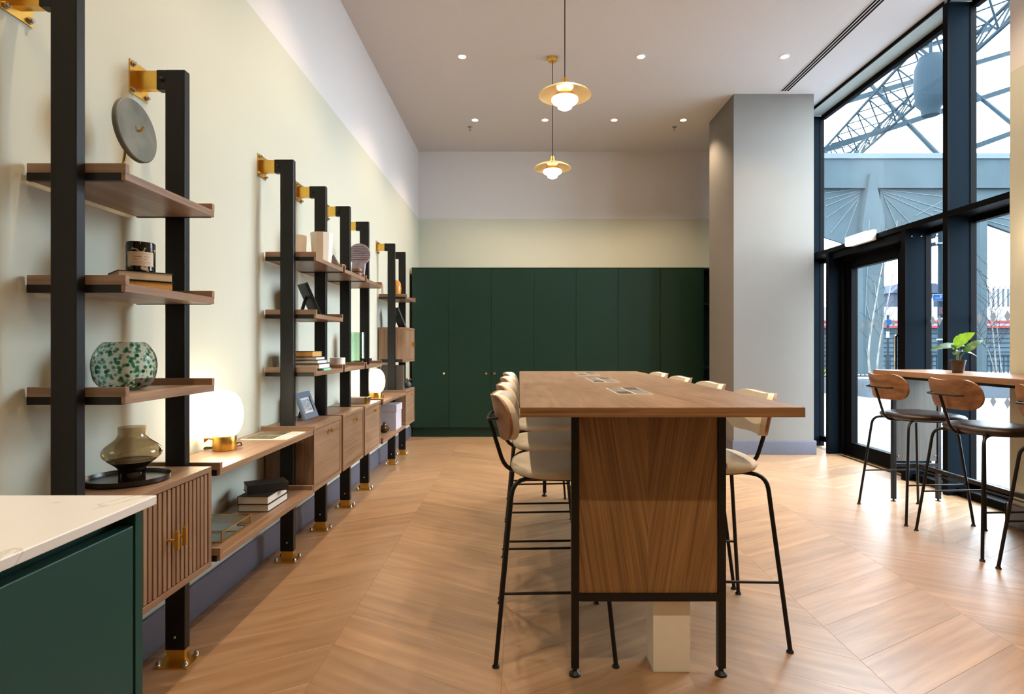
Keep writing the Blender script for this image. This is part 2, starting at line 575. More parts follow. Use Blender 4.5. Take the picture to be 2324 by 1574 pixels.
# free-standing square column
CX0, CX1, CY0, CY1 = 2.283, 3.136, 6.28, 7.08
MB().box(CX0, CX1, CY0, CY1, 0, ZC).build('column', 'column', kind='structure')
b = MB()
b.box(CX0 - 0.02, CX1 + 0.02, CY0 - 0.02, CY0, 0, 0.145, bev=0.004)
b.box(CX0 - 0.02, CX0, CY0, CY1, 0, 0.145, bev=0.004)
b.box(CX1, CX1 + 0.02, CY0, CY1, 0, 0.145, bev=0.004)
b.build('baseboard_column', 'skirting', kind='structure')

# ------------------------------------------------------------------ glazed front
win = thing('window_1', 'tall dark-framed shopfront glazing along the right side', None, (XG, YP, 0), kind='structure')
ZT0, ZT1 = 2.145, 2.19                   # transom
def fin(y0, y1, z0, z1):
    p = part(win, 'mullion', 'fin_blue', (XF + 0.012, XG - 0.035, y0, y1, z0, z1))
    q = MB().box(XF, XF + 0.012, y0 - 0.004, y1 + 0.004, z0, z1)
    q.build('flange', 'frame_black', p)
    MB().box(XG - 0.035, XG + 0.012, y0 - 0.006, y1 + 0.006, z0, z1).build('glazing_bar', 'frame_black', p)
    return p
m1 = fin(6.30, 6.345, 0, ZT0)
m2 = fin(5.05, 5.095, 0, ZT0)
m3 = fin(4.55, 4.595, 0, ZC - 0.03)
m4 = fin(6.82, 6.865, 0, ZC - 0.03)
for (y0, y1) in ((YP, 4.55), (4.595, 6.82)):
    t = part(win, 'transom', 'frame_black', (XF, XG + 0.05, y0, y1, ZT0, ZT1))
    h_ = part(win, 'head_box', 'head_grey', (XF + 0.012, XG + 0.04, y0, y1, ZC - 0.02, ZC))
    MB().box(XF, XF + 0.012, y0, y1, ZC - 0.03, ZC).build('flange', 'frame_black', h_)
    MB().box(XG - 0.02, XG + 0.03, y0, y1, ZC - 0.07, ZC - 0.02).build('head_bar', 'frame_black', h_)
for (y0, y1) in ((YP, 4.55), (4.595, 5.05), (6.345, 6.82)):
    part(win, 'bottom_rail', 'frame_black', (XG - 0.03, XG + 0.03, y0, y1, 0.06, 0.12))
    part(win, 'transom_bar', 'frame_black', (XG - 0.02, XG + 0.03, y0, y1, ZT0 - 0.045, ZT0))
for (y0, y1, z0, z1) in ((YP, 4.55, 0.12, ZT0 - .045), (4.595, 5.05, 0.12, ZT0 - .045), (6.345, 6.82, 0.12, ZT0 - .045),
                         (YP, 4.55, ZT1, ZC - 0.07), (4.595, 6.82, ZT1, ZC - 0.07)):
    part(win, 'pane', 'glass', (XG - 0.005, XG + 0.005, y0, y1, z0, z1))
M['sticker'], _n, _b = _nt('frosted sticker')
_t = _n.nodes.new('ShaderNodeBsdfTranslucent'); _t.inputs[0].default_value = (0.045, 0.040, 0.038, 1)
_n.links.new(_t.outputs[0], _n.nodes['Material Output'].inputs[0])
def diamond(parent, y, z, w=0.029, h=0.043):
    MB().face([(XG - 0.0065, y - w, z), (XG - 0.0065, y, z - h), (XG - 0.0065, y + w, z), (XG - 0.0065, y, z + h)]).build('diamond_sticker', 'sticker', parent)
for y in (3.98, 4.107, 4.235, 4.363, 4.492, 4.66, 4.79, 4.92, 5.0):
    if not (4.52 < y < 4.63):
        diamond(win, y, 1.365); diamond(win, y, 0.742)
for y in (6.45, 6.58, 6.7):
    diamond(win, y, 1.365); diamond(win, y, 0.742)
MB().box(3.37, XG + 0.05, YP, 5.05, 0, 0.06, bev=0.004).build('window_sill', 'frame_black', win)
# glazed door in the shopfront
dr = thing('door_1', 'dark framed glass entrance door', None, (XG, 5.8, 0), kind='structure')
DY0, DY1 = 5.30, 6.28
part(dr, 'door_frame', 'frame_black', (XG - 0.09, XG + 0.05, DY1 - 0.03, 6.30, 0, ZT0), (XG - 0.09, XG + 0.05, 5.095, DY0, 0, ZT0),
     (XG - 0.09, XG + 0.05, DY0, DY1, 2.06, ZT0))
part(dr, 'over_panel', 'frame_black', (XF + 0.03, XG - 0.03, 5.10, 6.30, 2.075, ZT0))
lf = part(dr, 'door_leaf', 'frame_black', (XG - 0.05, XG + 0.02, DY1 - 0.13, DY1 - 0.03, 0.012, 2.055), (XG - 0.05, XG + 0.02, DY0 + 0.0, DY0 + 0.1, 0.012, 2.055),
          (XG - 0.05, XG + 0.02, DY0 + 0.1, DY1 - 0.13, 0.012, 0.145), (XG - 0.05, XG + 0.02, DY0 + 0.1, DY1 - 0.13, 1.955, 2.055), bev=0.004)
MB().box(XG - 0.005, XG + 0.005, DY0 + 0.1, DY1 - 0.13, 0.145, 1.955).build('pane', 'glass', lf)
for y in (6.02, 5.90, 5.78, 5.65, 5.527):
    diamond(lf, y, 1.365); diamond(lf, y, 0.742)
MB().tube([(XG - 0.05, DY0 + 0.05, 0.85), (XG - 0.10, DY0 + 0.05, 0.85), (XG - 0.10, DY0 + 0.05, 1.25), (XG - 0.05, DY0 + 0.05, 1.25)], 0.012, fillet=0.03).build('handle', 'chrome', lf, smooth=True)
part(dr, 'threshold', 'pale_brass', (XG - 0.10, XG + 0.05, 5.095, 6.30, 0, 0.012))
for dx in (0.055, 0.135):
    MB().ball((XF + dx, 5.047, 2.09), 0.008).build('bolt', 'chrome', m2, smooth=True)

# emergency luminaire fixed to the transom
em = thing('emergency_light', 'lit white box luminaire fixed to the dark transom above the glass door', 'light', (3.27, 5.64, 2.135))
part(em, 'housing', 'white', (3.255, 3.30, 5.45, 5.83, 2.13, 2.225), bev=0.004)
MB().box(3.215, 3.255, 5.47, 5.83, 2.13, 2.22, bev=0.01).build('diffuser', 'exit_light', em)

# ------------------------------------------------------------------ ceiling lamps
def downlight(x, y, label, power=SPOT_W):
    t = thing('downlight', label, 'downlight', (x, y, ZC), group='recessed ceiling downlights')
    MB().lathe([(0.046, -0.004), (0.046, 0.0), (0.034, 0.0), (0.034, -0.004), (0.046, -0.004)], (x, y, ZC), 24).build('trim_ring', 'white', t, smooth=True)
    MB().cyl((x, y, ZC - 0.0035), (x, y, ZC - 0.0005), 0.033, seg=20).build('lamp', 'bulb', t)
    spot(t, (x, y, ZC - 0.012), power)
    return t
DL = [(-0.522, 7.0, 'recessed downlight in the far row, nearest the left wall'),
      (0.308, 7.0, 'recessed downlight in the far row, just behind the pendant cords'),
      (1.128, 7.0, 'recessed downlight in the far row, second from the grey column'),
      (1.948, 7.0, 'recessed downlight in the far row, closest to the grey column'),
      (-0.526, 5.466, 'recessed downlight in the second row, on the left wall side'),
      (1.13, 5.466, 'recessed downlight in the second row, right of the pendants'),
      (2.46, 5.466, 'recessed downlight beside the long ceiling grille'),
      (0.502, 4.50, 'recessed downlight cut by the top edge of the picture')]
for x, y, l in DL:
    downlight(x, y, l)
for y in (3.4, 1.9, 0.4):  # unseen lamps, added to light the near part of the room
    for x in (-0.526, 1.13, 2.46):
        downlight(x, y, 'unseen recessed downlight added to light the near part of the room')

def pendant(x, y, zr, label, tilt=0.0):
    t = thing('pendant_lamp', label, 'pendant lamp', (x, y, zr), group='brass pendant lamps over the table')
    R = Matrix.Rotation(math.radians(tilt), 3, 'X')
    MB().lathe([(0.174, 0.0), (0.16, 0.014), (0.12, 0.036), (0.07, 0.053), (0.03, 0.062), (0.03, 0.060), (0.07, 0.050), (0.12, 0.033), (0.16, 0.011), (0.172, -0.001), (0.174, 0.0)],
               (x, y, zr), 48).build('shade', 'lamp_gold', t, smooth=True)
    MB().lathe([(0.046, 0.044), (0.050, 0.047), (0.050, 0.052), (0.046, 0.055), (0.0, 0.055), (0.0, 0.044), (0.046, 0.044)], (x, y, zr), 24).build('upper_diffuser', 'opal_pendant', t, smooth=True)
    MB().lathe([(0.0, 0.115), (0.012, 0.115), (0.016, 0.11), (0.026, 0.066), (0.030, 0.060), (0.0, 0.058)], (x, y, zr), 24).build('neck', 'brass', t, smooth=True)
    MB().lathe([(0.0, 0.043), (0.030, 0.043), (0.036, 0.034), (0.062, 0.010), (0.078, -0.014), (0.074, -0.014), (0.0, 0.030)], (x, y, zr), 32).build('reflector', 'brass', t, smooth=True)
    MB().lathe([(0.0, -0.012), (0.076, -0.013), (0.086, -0.020), (0.087, -0.034), (0.076, -0.048), (0.05, -0.056), (0.0, -0.056)], (x, y, zr), 32).build('opal_ring', 'opal_pendant', t, smooth=True)
    MB().lathe([(0.0, -0.055), (0.044, -0.056), (0.049, -0.066), (0.046, -0.080), (0.032, -0.089), (0.0, -0.091)], (x, y, zr), 28).build('opal_cup', 'opal_pendant', t, smooth=True)
    MB().cyl((x, y, zr + 0.11), (x, y, ZC - 0.03), 0.0035, seg=8).build('cord', 'black', t)
    MB().lathe([(0.0, -0.035), (0.040, -0.035), (0.047, -0.028), (0.047, 0.0), (0.0, 0.0)], (x, y, ZC), 24).build('canopy', 'brass', t, smooth=True)
    return t
pendant(0.299, 3.857, 2.785, 'brass pendant lamp nearer the camera, with three-tier lit shade')
pendant(0.311, 5.49, 2.80, 'brass pendant lamp further back, whose round ceiling canopy shows')

# linear slot grille in the ceiling
gr = thing('ceiling_grille', 'long slotted linear air grille running along the ceiling toward the window', 'air grille', (2.79, 3.0, ZC))
part(gr, 'frame', 'ceiling', (2.742, 2.838, -1.5, 6.21, ZC - 0.004, ZC))
for x in (2.752, 2.781, 2.810):
    part(gr, 'slot', 'slot_dark', (x, x + 0.017, -1.48, 6.195, ZC - 0.0055, ZC - 0.004))
for i, (x, y, l) in enumerate(((-0.60, 7.22, 'tiny ceiling sprinkler head on the left of the far lights'), (1.90, 7.22, 'tiny ceiling sprinkler head in front of the grey column'))):
    b = MB().cyl((x, y, ZC - 0.008), (x, y, ZC), 0.03, seg=16)
    b.cyl((x, y, ZC - 0.04), (x, y, ZC - 0.008), 0.006, seg=8).cyl((x, y, ZC - 0.044), (x, y, ZC - 0.040), 0.014, seg=12)
    b.build('sprinkler_head', 'chrome', loc=(x, y, ZC), label=l, cat='sprinkler')

# ------------------------------------------------------------------ tall green cupboards along the back wall
YC = 7.445
def px_x(px, Y=YC):
    return (px - CX) * Y / F
edges = [XW + 0.03, px_x(1018.3), px_x(1114.2), px_x(1211.5), px_x(1306.9), px_x(1402.7), px_x(1498.6), px_x(1594)]
ZK0, ZK1 = 0.122, 2.136
units = [((0, 1), [(1, 'R')], 'single-door tall green cupboard beside the left wall'),
         ((1, 3), [(1, 'R'), (2, 'L')], 'double-door tall green cupboard behind the left row of stools'),
         ((3, 5), [(3, 'R'), (4, 'L')], 'double-door tall green cupboard directly behind the long table'),
         ((5, 7), [(5, 'R'), (6, 'L')], 'double-door tall green cupboard next to the open green shelves')]
for (a, b_), knobs, lab in units:
    x0, x1 = edges[a], edges[b_]
    t = thing('tall_cupboard', lab, 'cupboard', ((x0 + x1) / 2, YC, 0), group='tall green cupboards on the back wall')
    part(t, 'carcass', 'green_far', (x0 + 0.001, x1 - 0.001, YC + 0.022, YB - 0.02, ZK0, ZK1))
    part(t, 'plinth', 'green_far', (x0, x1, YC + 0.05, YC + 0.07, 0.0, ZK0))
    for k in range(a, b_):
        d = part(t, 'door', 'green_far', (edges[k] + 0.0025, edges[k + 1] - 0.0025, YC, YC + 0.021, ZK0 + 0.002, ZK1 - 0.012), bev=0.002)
        side = 'R' if (k in (0, 1, 3, 5)) else 'L'
        kx = edges[k + 1] - 0.058 if side == 'R' else edges[k] + 0.045
        kb = MB().cyl((kx, YC - 0.014, 0.806), (kx, YC, 0.806), 0.005, seg=10)
        kb.cyl((kx, YC - 0.024, 0.806), (kx, YC - 0.014, 0.806), 0.014, 0.012, seg=16)
        kb.build('knob', 'pale_brass', d, smooth=True)
    part(t, 'top_rail', 'green_far', (x0, x1, YC - 0.002, YC + 0.022, ZK1 - 0.010, ZK1 + 0.004))
x0, x1 = edges[7], 3.05
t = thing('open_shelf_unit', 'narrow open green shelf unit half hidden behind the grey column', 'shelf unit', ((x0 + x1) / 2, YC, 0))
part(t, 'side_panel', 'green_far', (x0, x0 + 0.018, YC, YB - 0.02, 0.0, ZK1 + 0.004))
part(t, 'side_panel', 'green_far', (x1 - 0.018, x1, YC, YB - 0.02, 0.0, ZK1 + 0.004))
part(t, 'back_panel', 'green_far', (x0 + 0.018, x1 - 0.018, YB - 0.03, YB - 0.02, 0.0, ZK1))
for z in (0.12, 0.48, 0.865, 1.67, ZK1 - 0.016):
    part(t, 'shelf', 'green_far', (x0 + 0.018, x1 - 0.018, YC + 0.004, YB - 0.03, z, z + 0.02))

# ------------------------------------------------------------------ shelving system on the left wall
UY = [1.626, 2.148, 3.174, 3.702, 4.225, 4.749, 5.754, 6.277]
UX0, UX1, UW, UZ = -1.278, -1.2065, 0.034, 2.148
ulabel = ['nearest black shelving upright, cut by the top edge above the marble counter',
          'black shelving upright between the slatted cabinet and the first globe lamp',
          'black shelving upright between the long desk shelf and the striped photo frame',
          'black shelving upright between the first and second drop-front cabinets',
          'black shelving upright between the second and third drop-front cabinets',
          'black shelving upright just left of the far globe lamp',
          'black shelving upright behind the lilac storage box',
          'furthest black shelving upright, next to the green cupboards']
def upright(yc, lab):
    t = thing('shelving_upright', lab, 'upright', ((UX0 + UX1) / 2, yc, 0), group='black uprights of the wall shelving')
    y0, y1 = yc - UW / 2, yc + UW / 2
    part(t, 'post', 'black', (UX0, UX1, y0, y1, 0.052, UZ), bev=0.003)
    part(t, 'arm', 'black', (UX0 - 0.032, UX0 + 0.002, y0 + 0.0005, y1 - 0.0005, UZ - 0.072, UZ), bev=0.003)
    MB().ball((UX0 - 0.012, y0 - 0.001, UZ - 0.035), 0.008, 10, 6).build('arm_bolt', 'black', t, smooth=True)
    MB().ball(((UX0 + UX1) / 2, y0 - 0.001, 0.10), 0.006, 10, 6).build('post_bolt', 'chrome', t, smooth=True)
    wb = part(t, 'wall_bracket', 'brass', (XW, XW + 0.004, yc - 0.052, yc + 0.052, UZ - 0.095, UZ + 0.024),
              (XW + 0.004, UX0 - 0.028, y0 + 0.003, y1 - 0.003, UZ - 0.069, UZ - 0.003))
    for dy in (-0.038, 0.038):
        for z in (UZ - 0.082, UZ + 0.011):
            MB().cyl((XW + 0.004, yc + dy, z), (XW + 0.010, yc + dy, z), 0.010, seg=6).cyl((XW + 0.010, yc + dy, z), (XW + 0.018, yc + dy, z), 0.006, seg=10).build('bolt', 'chrome', wb)
    xc = (UX0 + UX1) / 2
    fp = part(t, 'foot_plate', 'brass', (xc - 0.06, xc + 0.06, yc - 0.048, yc + 0.048, 0, 0.005),
              (UX0 + 0.004, UX1 - 0.002, y0 + 0.002, y1 - 0.002, 0.005, 0.054))
    for dx in (-0.048, 0.048):
        for dy in (-0.036, 0.036):
            MB().lathe([(0.0, 0.022), (0.004, 0.021), (0.008, 0.015), (0.009, 0.008), (0.011, 0.006), (0.011, 0.0)], (xc + dx, yc + dy, 0.005), 12).build('bolt', 'chrome', fp, smooth=True)
for y, l in zip(UY, ulabel):
    upright(y, l)

SX0, SX1 = -1.373, -1.098
def shelf(i, zb, lab):
    y0, y1 = UY[i] + UW / 2 + 0.003, UY[i + 1] - UW / 2 - 0.003
    t = thing('shelf', lab, 'shelf', ((SX0 + SX1) / 2, (y0 + y1) / 2, zb), group='walnut shelves between the black uprights')
    part(t, 'board', 'walnut_y', (SX0, SX1, y0 + 0.0005, y1 - 0.0005, zb + 0.001, zb + 0.025), bev=0.0015)
    for a in (y0, y1 - 0.017):
        part(t, 'end_lip', 'walnut_x', (SX0, SX1 + 0.0008, a, a + 0.017, zb + 0.0205, zb + 0.048), bev=0.001)
    for a in (y0 - 0.0015, y1 - 0.0125):
        part(t, 'support_bar', 'black', (SX0 + 0.001, SX1 - 0.012, a, a + 0.014, zb - 0.001, zb + 0.021))
    return zb + 0.025
Z1, Z2, Z3, ZD, ZL = 1.612, 1.30, 0.987, 0.675, 0.36
shelf(0, Z1, 'top walnut shelf of the nearest bay, under the stone disc')
shelf(0, Z2, 'middle walnut shelf of the nearest bay, holding the candle jar and books')
shelf(0, Z3, 'lower walnut shelf of the nearest bay, under the speckled glass bowl')
shelf(1, ZD, 'long walnut desk shelf carrying the nearer globe lamp')
shelf(1, ZL, 'long low walnut shelf holding the glass box and three dark books')
shelf(2, Z1, 'top walnut shelf under the white faceted pots')
shelf(2, Z2, 'walnut shelf holding the black easel frame, above the stack of books')
shelf(2, Z3, 'walnut shelf under the stack of five books')
shelf(3, Z1, 'top walnut shelf under the stacked wooden rings')
shelf(3, Z3, 'walnut shelf under the round marble box')
shelf(4, Z1, 'top walnut shelf under the ridged purple disc')
shelf(4, Z3, 'walnut shelf under the tall green glass vase')
shelf(5, ZD, 'far long walnut desk shelf carrying the second globe lamp')
shelf(5, ZL, 'far low walnut shelf under the lilac box')
shelf(6, Z1, 'top walnut shelf of the furthest bay, under the amber ornament')

def cabinet(i, z0, z1, lab, doors=1, slats=False, knob='top'):
    y0, y1 = UY[i] + UW / 2 + 0.003, UY[i + 1] - UW / 2 - 0.003
    x1 = -1.108
    t = thing('wall_cabinet', lab, 'cabinet', ((SX0 + x1) / 2, (y0 + y1) / 2, z0), group='walnut cabinets hung between the uprights')
    th = 0.02
    part(t, 'top_panel', 'walnut_y', (SX0, x1, y0, y1, z1 - th, z1), bev=0.0012)
    part(t, 'bottom_panel', 'walnut_y', (SX0, x1, y0, y1, z0, z0 + th), bev=0.0012)
    for a in (y0, y1 - th):
        part(t, 'side_panel', 'walnut_z', (SX0, x1 - 0.0005, a, a + th, z0 + th, z1 - th))
    part(t, 'back_panel', 'walnut_z', (SX0, SX0 + 0.008, y0 + th, y1 - th, z0 + th, z1 - th))
    part(t, 'hanging_rail', 'black', (SX0 + 0.02, x1 - 0.03, y0 - 0.003, y0 + 0.001, z0 + 0.0, z0 + 0.03), (SX0 + 0.02, x1 - 0.03, y1 - 0.001, y1 + 0.003, z0, z0 + 0.03))
    w = (y1 - y0 - 2 * th - 0.004) / doors
    for k in range(doors):
        a = y0 + th + 0.002 + k * w
        if slats:
            d = part(t, 'door', 'walnut_z', (x1 - 0.024, x1 - 0.016, a + 0.001, a + w - 0.001, z0 + th + 0.002, z1 - th - 0.002))
            n = 9
            sw = w / n
            for q in range(n):
                MB().box(x1 - 0.016, x1 - 0.002, a + q * sw + 0.0035, a + (q + 1) * sw - 0.0035, z0 + th + 0.003, z1 - th - 0.003, bev=0.0012).build('slat', 'walnut_z', d)
        else:
            d = part(t, 'door', 'walnut_y' if doors == 1 else 'walnut_z', (x1 - 0.020, x1 - 0.003, a + 0.001, a + w - 0.001, z0 + th + 0.002, z1 - th - 0.002), bev=0.0012)
        zc = (z0 + z1) / 2
        if knob == 'T':
            ky = a + w - 0.022 if k == 0 else a + 0.022
            hb = MB().cyl((x1 - 0.004, ky, zc), (x1 + 0.026, ky, zc), 0.005, seg=10)
            hb.box(x1 + 0.022, x1 + 0.034, ky - 0.006, ky + 0.006, zc - 0.03, zc + 0.03, bev=0.0015)
            hb.build('handle', 'brass', d)
        else:
            ky = (y0 + y1) / 2
            kb = MB().cyl((x1 - 0.004, ky, z1 - 0.055), (x1 + 0.010, ky, z1 - 0.055), 0.005, seg=10)
            kb.cyl((x1 + 0.010, ky, z1 - 0.055), (x1 + 0.020, ky, z1 - 0.055), 0.009, 0.012, seg=14)
            kb.build('knob', 'brass', d, smooth=True)
    return z1
ZA = 0.717
cabinet(0, 0.357, ZA, 'walnut cabinet with vertical slatted doors and brass T handles', 2, True, 'T')
cabinet(2, 0.36, ZA, 'walnut drop-front cabinet under the striped photo frame')
cabinet(3, 0.36, ZA, 'walnut drop-front cabinet in the middle of the three, with bare top')
cabinet(4, 0.36, ZA, 'walnut drop-front cabinet under the cream brass-ended box')
cabinet(6, 0.36, ZA, 'lowest walnut cabinet of the furthest bay, under the dark box file')
cabinet(6, 0.992, 1.335, 'small two-door walnut cabinet at eye level in the furthest bay', 2, False, 'T')

# ------------------------------------------------------------------ green counter with pale worktop, bottom left
t = thing('counter_unit', 'dark green kitchen counter unit under the pale quartz worktop', 'counter', (-1.0, 0.0, 0))
part(t, 'carcass', 'green', (XW + 0.02, -0.665, -1.5, 0.955, 0.0, 0.882))
part(t, 'end_panel', 'green', (XW + 0.02, -0.621, 0.956, 0.975, 0.0, 0.884), bev=0.001)
part(t, 'finger_rail', 'green', (-0.664, -0.655, -1.5, 0.955, 0.80, 0.882))
for a, c in ((-1.48, -0.66), (-0.655, 0.145), (0.15, 0.953)):
    part(t, 'door', 'green', (-0.645, -0.622, a, c, 0.10, 0.861), bev=0.002)
MB().box(XW + 0.002, -0.6075, -1.5, 0.991, 0.885, 0.90, bev=0.0015).build('worktop', 'quartz', loc=(-1.0, 0.0, 0.885),
    label='pale veined quartz worktop on the dark green counter', cat='worktop')

# ------------------------------------------------------------------ long table
TX0, TX1, TY0, TY1, TZ = 0.003, 0.922, 1.90, 4.63, 0.953
tb = thing('long_table', 'long counter-height oak table with black steel frame and veneered end panel', 'table', (0.46, 3.26, 0))
b = MB().box(TX0, TX1, TY0 + 0.001, TY1, TZ - 0.032, TZ, bev=0.001)
b.build('table_top', 'oak_y', tb)
MB().box(TX0 + 0.0005, TX1 - 0.0005, TY0, TY0 + 0.004, TZ - 0.0315, TZ - 0.001).build('front_edging', 'oak_x', tb)
FX0, FX1, FW = 0.182, 0.7206, 0.027
for k, yf in enumerate((2.054, 4.52)):
    for x in (FX0, FX1 - FW):
        lg = part(tb, 'leg', 'black', (x, x + FW, yf, yf + FW, 0.028, TZ - 0.032), bev=0.001)
        MB().lathe([(0.0, 0.0), (0.021, 0.0), (0.021, 0.006), (0.012, 0.013), (0.009, 0.016), (0.009, 0.03), (0.0, 0.03)], (x + FW / 2, yf + FW / 2, 0), 18).build('glide', 'black', lg, smooth=True)
    part(tb, 'cross_rail', 'black', (FX0 + FW, FX1 - FW, yf, yf + FW, 0.262, 0.288))
    part(tb, 'top_rail', 'black', (FX0 + FW, FX1 - FW, yf, yf + FW, TZ - 0.041, TZ - 0.032))
    xm = (FX0 + FX1) / 2
    for (a, c, leaf_m) in ((FX0 + FW + 0.001, xm, 'oak_l'), (xm, FX1 - FW - 0.001, 'oak_r')):
        part(tb, 'end_panel', leaf_m, (a, c, yf + 0.008, yf + 0.022, 0.289, TZ - 0.042))
for x in (FX0, FX1 - FW):
    part(tb, 'long_rail', 'black', (x, x + FW, 2.081, 4.52, TZ - 0.055, TZ - 0.032))
MB().box(0.473, 0.6045, 2.083, 2.19, 0, 0.46, bev=0.002).build('cable_duct', 'white', loc=(0.54, 2.16, 0),
    label='white square cable duct rising from the floor under the table end', cat='cable duct')

M['print_grey'] = plain('printed grey photo', (0.13, 0.12, 0.11), 0.5, var=0.5, nscale=60)
M['print_dark'] = plain('printed dark photo', (0.03, 0.018, 0.012), 0.45, var=0.5, nscale=60)
for (y0, y1, l) in ((2.351, 2.713, 'open grey printed booklet on the long table, nearest the camera'),
                    (3.135, 3.56, 'open grey printed booklet on the long table, middle of three'),
                    (3.91, 4.26, 'open grey printed booklet on the long table, furthest of three')):
    t = thing('booklet', l, 'booklet', (0.465, (y0 + y1) / 2, TZ), group='booklets laid along the table')
    xm = 0.465
    for (a, c, lift) in ((0.397, xm, 0.0), (xm, 0.534, 0.001)):
        pg = part(t, 'pages', 'paper_w', (a, c, y0, y1, TZ + 0.0003, TZ + 0.006 + lift))
        MB().box(a + 0.002, c - 0.002, y0 + 0.004, y1 - 0.004, TZ + 0.006 + lift, TZ + 0.0063 + lift).build('print', 'print_grey', pg)
        ya = y0 + 0.02 if a < xm - 0.01 else y1 - 0.13
        MB().box(a + 0.006, c - 0.006, ya, ya + 0.11, TZ + 0.0063 + lift, TZ + 0.0066 + lift).build('photo_block', 'print_dark', pg)

# ------------------------------------------------------------------ stools
def backrest(thick, x_off, wid=0.205, hh=0.088, zc=0.878, grow=0.0, tilt=13.0):
    """curved rounded plywood back, concave toward the sitter"""
    bm = MB()
    n, m = 44, 8
    def pt(i, j, side):
        s = -1 + 2 * i / n
        s = math.sin(PI / 2 * s)
        e = max(0.0, (abs(s) - 0.52) / 0.48)
        h = (hh + grow) * math.sqrt(max(0.0, 1 - e ** 2.2))
        v = -1 + 2 * j / m
        y = s * (wid + grow)
        z = zc + v * h + (0.012 * (s * s) - 0.010 * (1 - s * s)) * (0.5 + 0.5 * v)
        x = -0.225 + 0.062 * s * s - math.tan(math.radians(tilt)) * (z - zc)
        return Vector((x + x_off + side * thick / 2, y, z))
    grid = {}
    for side in (-1, 1):
        for i in range(n + 1):
            for j in range(m + 1):
                if i in (0, n):
                    if (side, i, 0) not in grid:
                        grid[(side, i, 0)] = bm.bm.verts.new(pt(i, m // 2, side))
                    grid[(side, i, j)] = grid[(side, i, 0)]
                else:
                    grid[(side, i, j)] = bm.bm.verts.new(pt(i, j, side))
    def f(*ks):
        vv = []
        for k in ks:
            if grid[k] not in vv:
                vv.append(grid[k])
        if len(vv) > 2:
            bm.bm.faces.new(vv)
    for side in (-1, 1):
        for i in range(n):
            for j in range(m):
                f((side, i, j), (side, i + 1, j), (side, i + 1, j + 1), (side, i, j + 1))
    for i in range(n):
        for j in (0, m):
            f((-1, i, j), (-1, i + 1, j), (1, i + 1, j), (1, i, j))
    return bm

def seat_pad(zb, zt, a=0.235, bwid=0.225, cx=0.07, drop=0.02):
    bm = MB()
    rings = [(0.90, 0.0), (0.97, 0.15), (1.0, 0.45), (0.985, 0.72), (0.93, 0.90), (0.80, 1.0), (0.55, 1.0), (0.25, 0.96)]
    seg = 40
    prev = None
    def P(rho, zf, q):
        t = 2 * PI * q / seg
        c, s = math.cos(t), math.sin(t)
        e = 2.0 / 2.7
        x = math.copysign(abs(c) ** e, c) * a * rho
        y = math.copysign(abs(s) ** e, s) * bwid * rho * (1.0 - 0.06 * c)
        z = zb + (zt - zb) * zf
        if x > 0.10:
            z -= drop * ((x - 0.10) / 0.13) ** 2
        return Vector((cx + x, y, z))
    first = None
    for rho, zf in rings:
        ring = [bm.bm.verts.new(P(rho, zf, q)) for q in range(seg)]
        if prev:
            for q in range(seg):
                w = (q + 1) % seg
                bm.bm.faces.new((prev[q], prev[w], ring[w], ring[q]))
        else:
            first = ring
        prev = ring
    bm.bm.faces.new(prev)
    bm.bm.faces.new(first[::-1])
    return bm

def make_stool(label, group, seat_mat, padded):
    t = thing('bar_stool', label, 'stool', (0, 0, 0), group)
    R = 0.0085
    LEG = {}
    for sx in (-1, 1):
        for sy in (-1, 1):
            foot = Vector((sx * 0.215, sy * 0.262, 0.012))
            knee = Vector((sx * 0.155 + (0.0 if sx < 0 else 0.0), sy * 0.195, 0.650))
            inn = Vector((sx * 0.06 + 0.03, sy * 0.10, 0.652))
            LEG[(sx, sy)] = (foot, knee)
            l = MB().tube([foot, knee, inn], R, 10, fillet=0.055).build('leg', 'black', t, smooth=True)
            MB().lathe([(0.0, 0.0), (0.013, 0.0), (0.014, 0.004), (0.009, 0.011), (0.008, 0.016), (0.0, 0.016)], (foot.x, foot.y, 0), 14).build('glide', 'black', l, smooth=True)
    def at(sx, sy, z):
        f, k = LEG[(sx, sy)]
        return f + (k - f) * ((z - f.z) / (k.z - f.z))
    for sy in (-1, 1):
        MB().tube([at(-1, sy, 0.252), at(1, sy, 0.258)], 0.0055, 8).build('side_stretcher', 'black', t, smooth=True)
    MB().tube([at(1, -1, 0.258), at(1, 1, 0.258)], 0.0055, 8).build('foot_rail', 'black', t, smooth=True)
    MB().tube([(0.06, 0, 0.650), (-0.185, 0, 0.646), (-0.255, 0, 0.868)], 0.0085, 10, fillet=0.06).build('back_post', 'black', t, smooth=True)
    MB().tube([(-0.214, -0.128, 0.874), (-0.250, -0.118, 0.872), (-0.256, 0, 0.870), (-0.250, 0.118, 0.872), (-0.214, 0.128, 0.874)], 0.0058, 8, fillet=0.018).build('back_bar', 'black', t, smooth=True)
    seat_pad(0.656, 0.700).build('seat', seat_mat, t, smooth=60)
    seat_pad(0.650, 0.660, a=0.215, bwid=0.205).build('seat_base', 'black', t, smooth=60)
    if padded:
        backrest(0.010, 0.0).build('backrest', 'back_wood', t, smooth=50)
        backrest(0.024, 0.0175, wid=0.203, hh=0.087).build('back_pad', 'fabric', t, smooth=60)
    else:
        backrest(0.011, 0.0).build('backrest', 'back_wood', t, smooth=50)
    return t

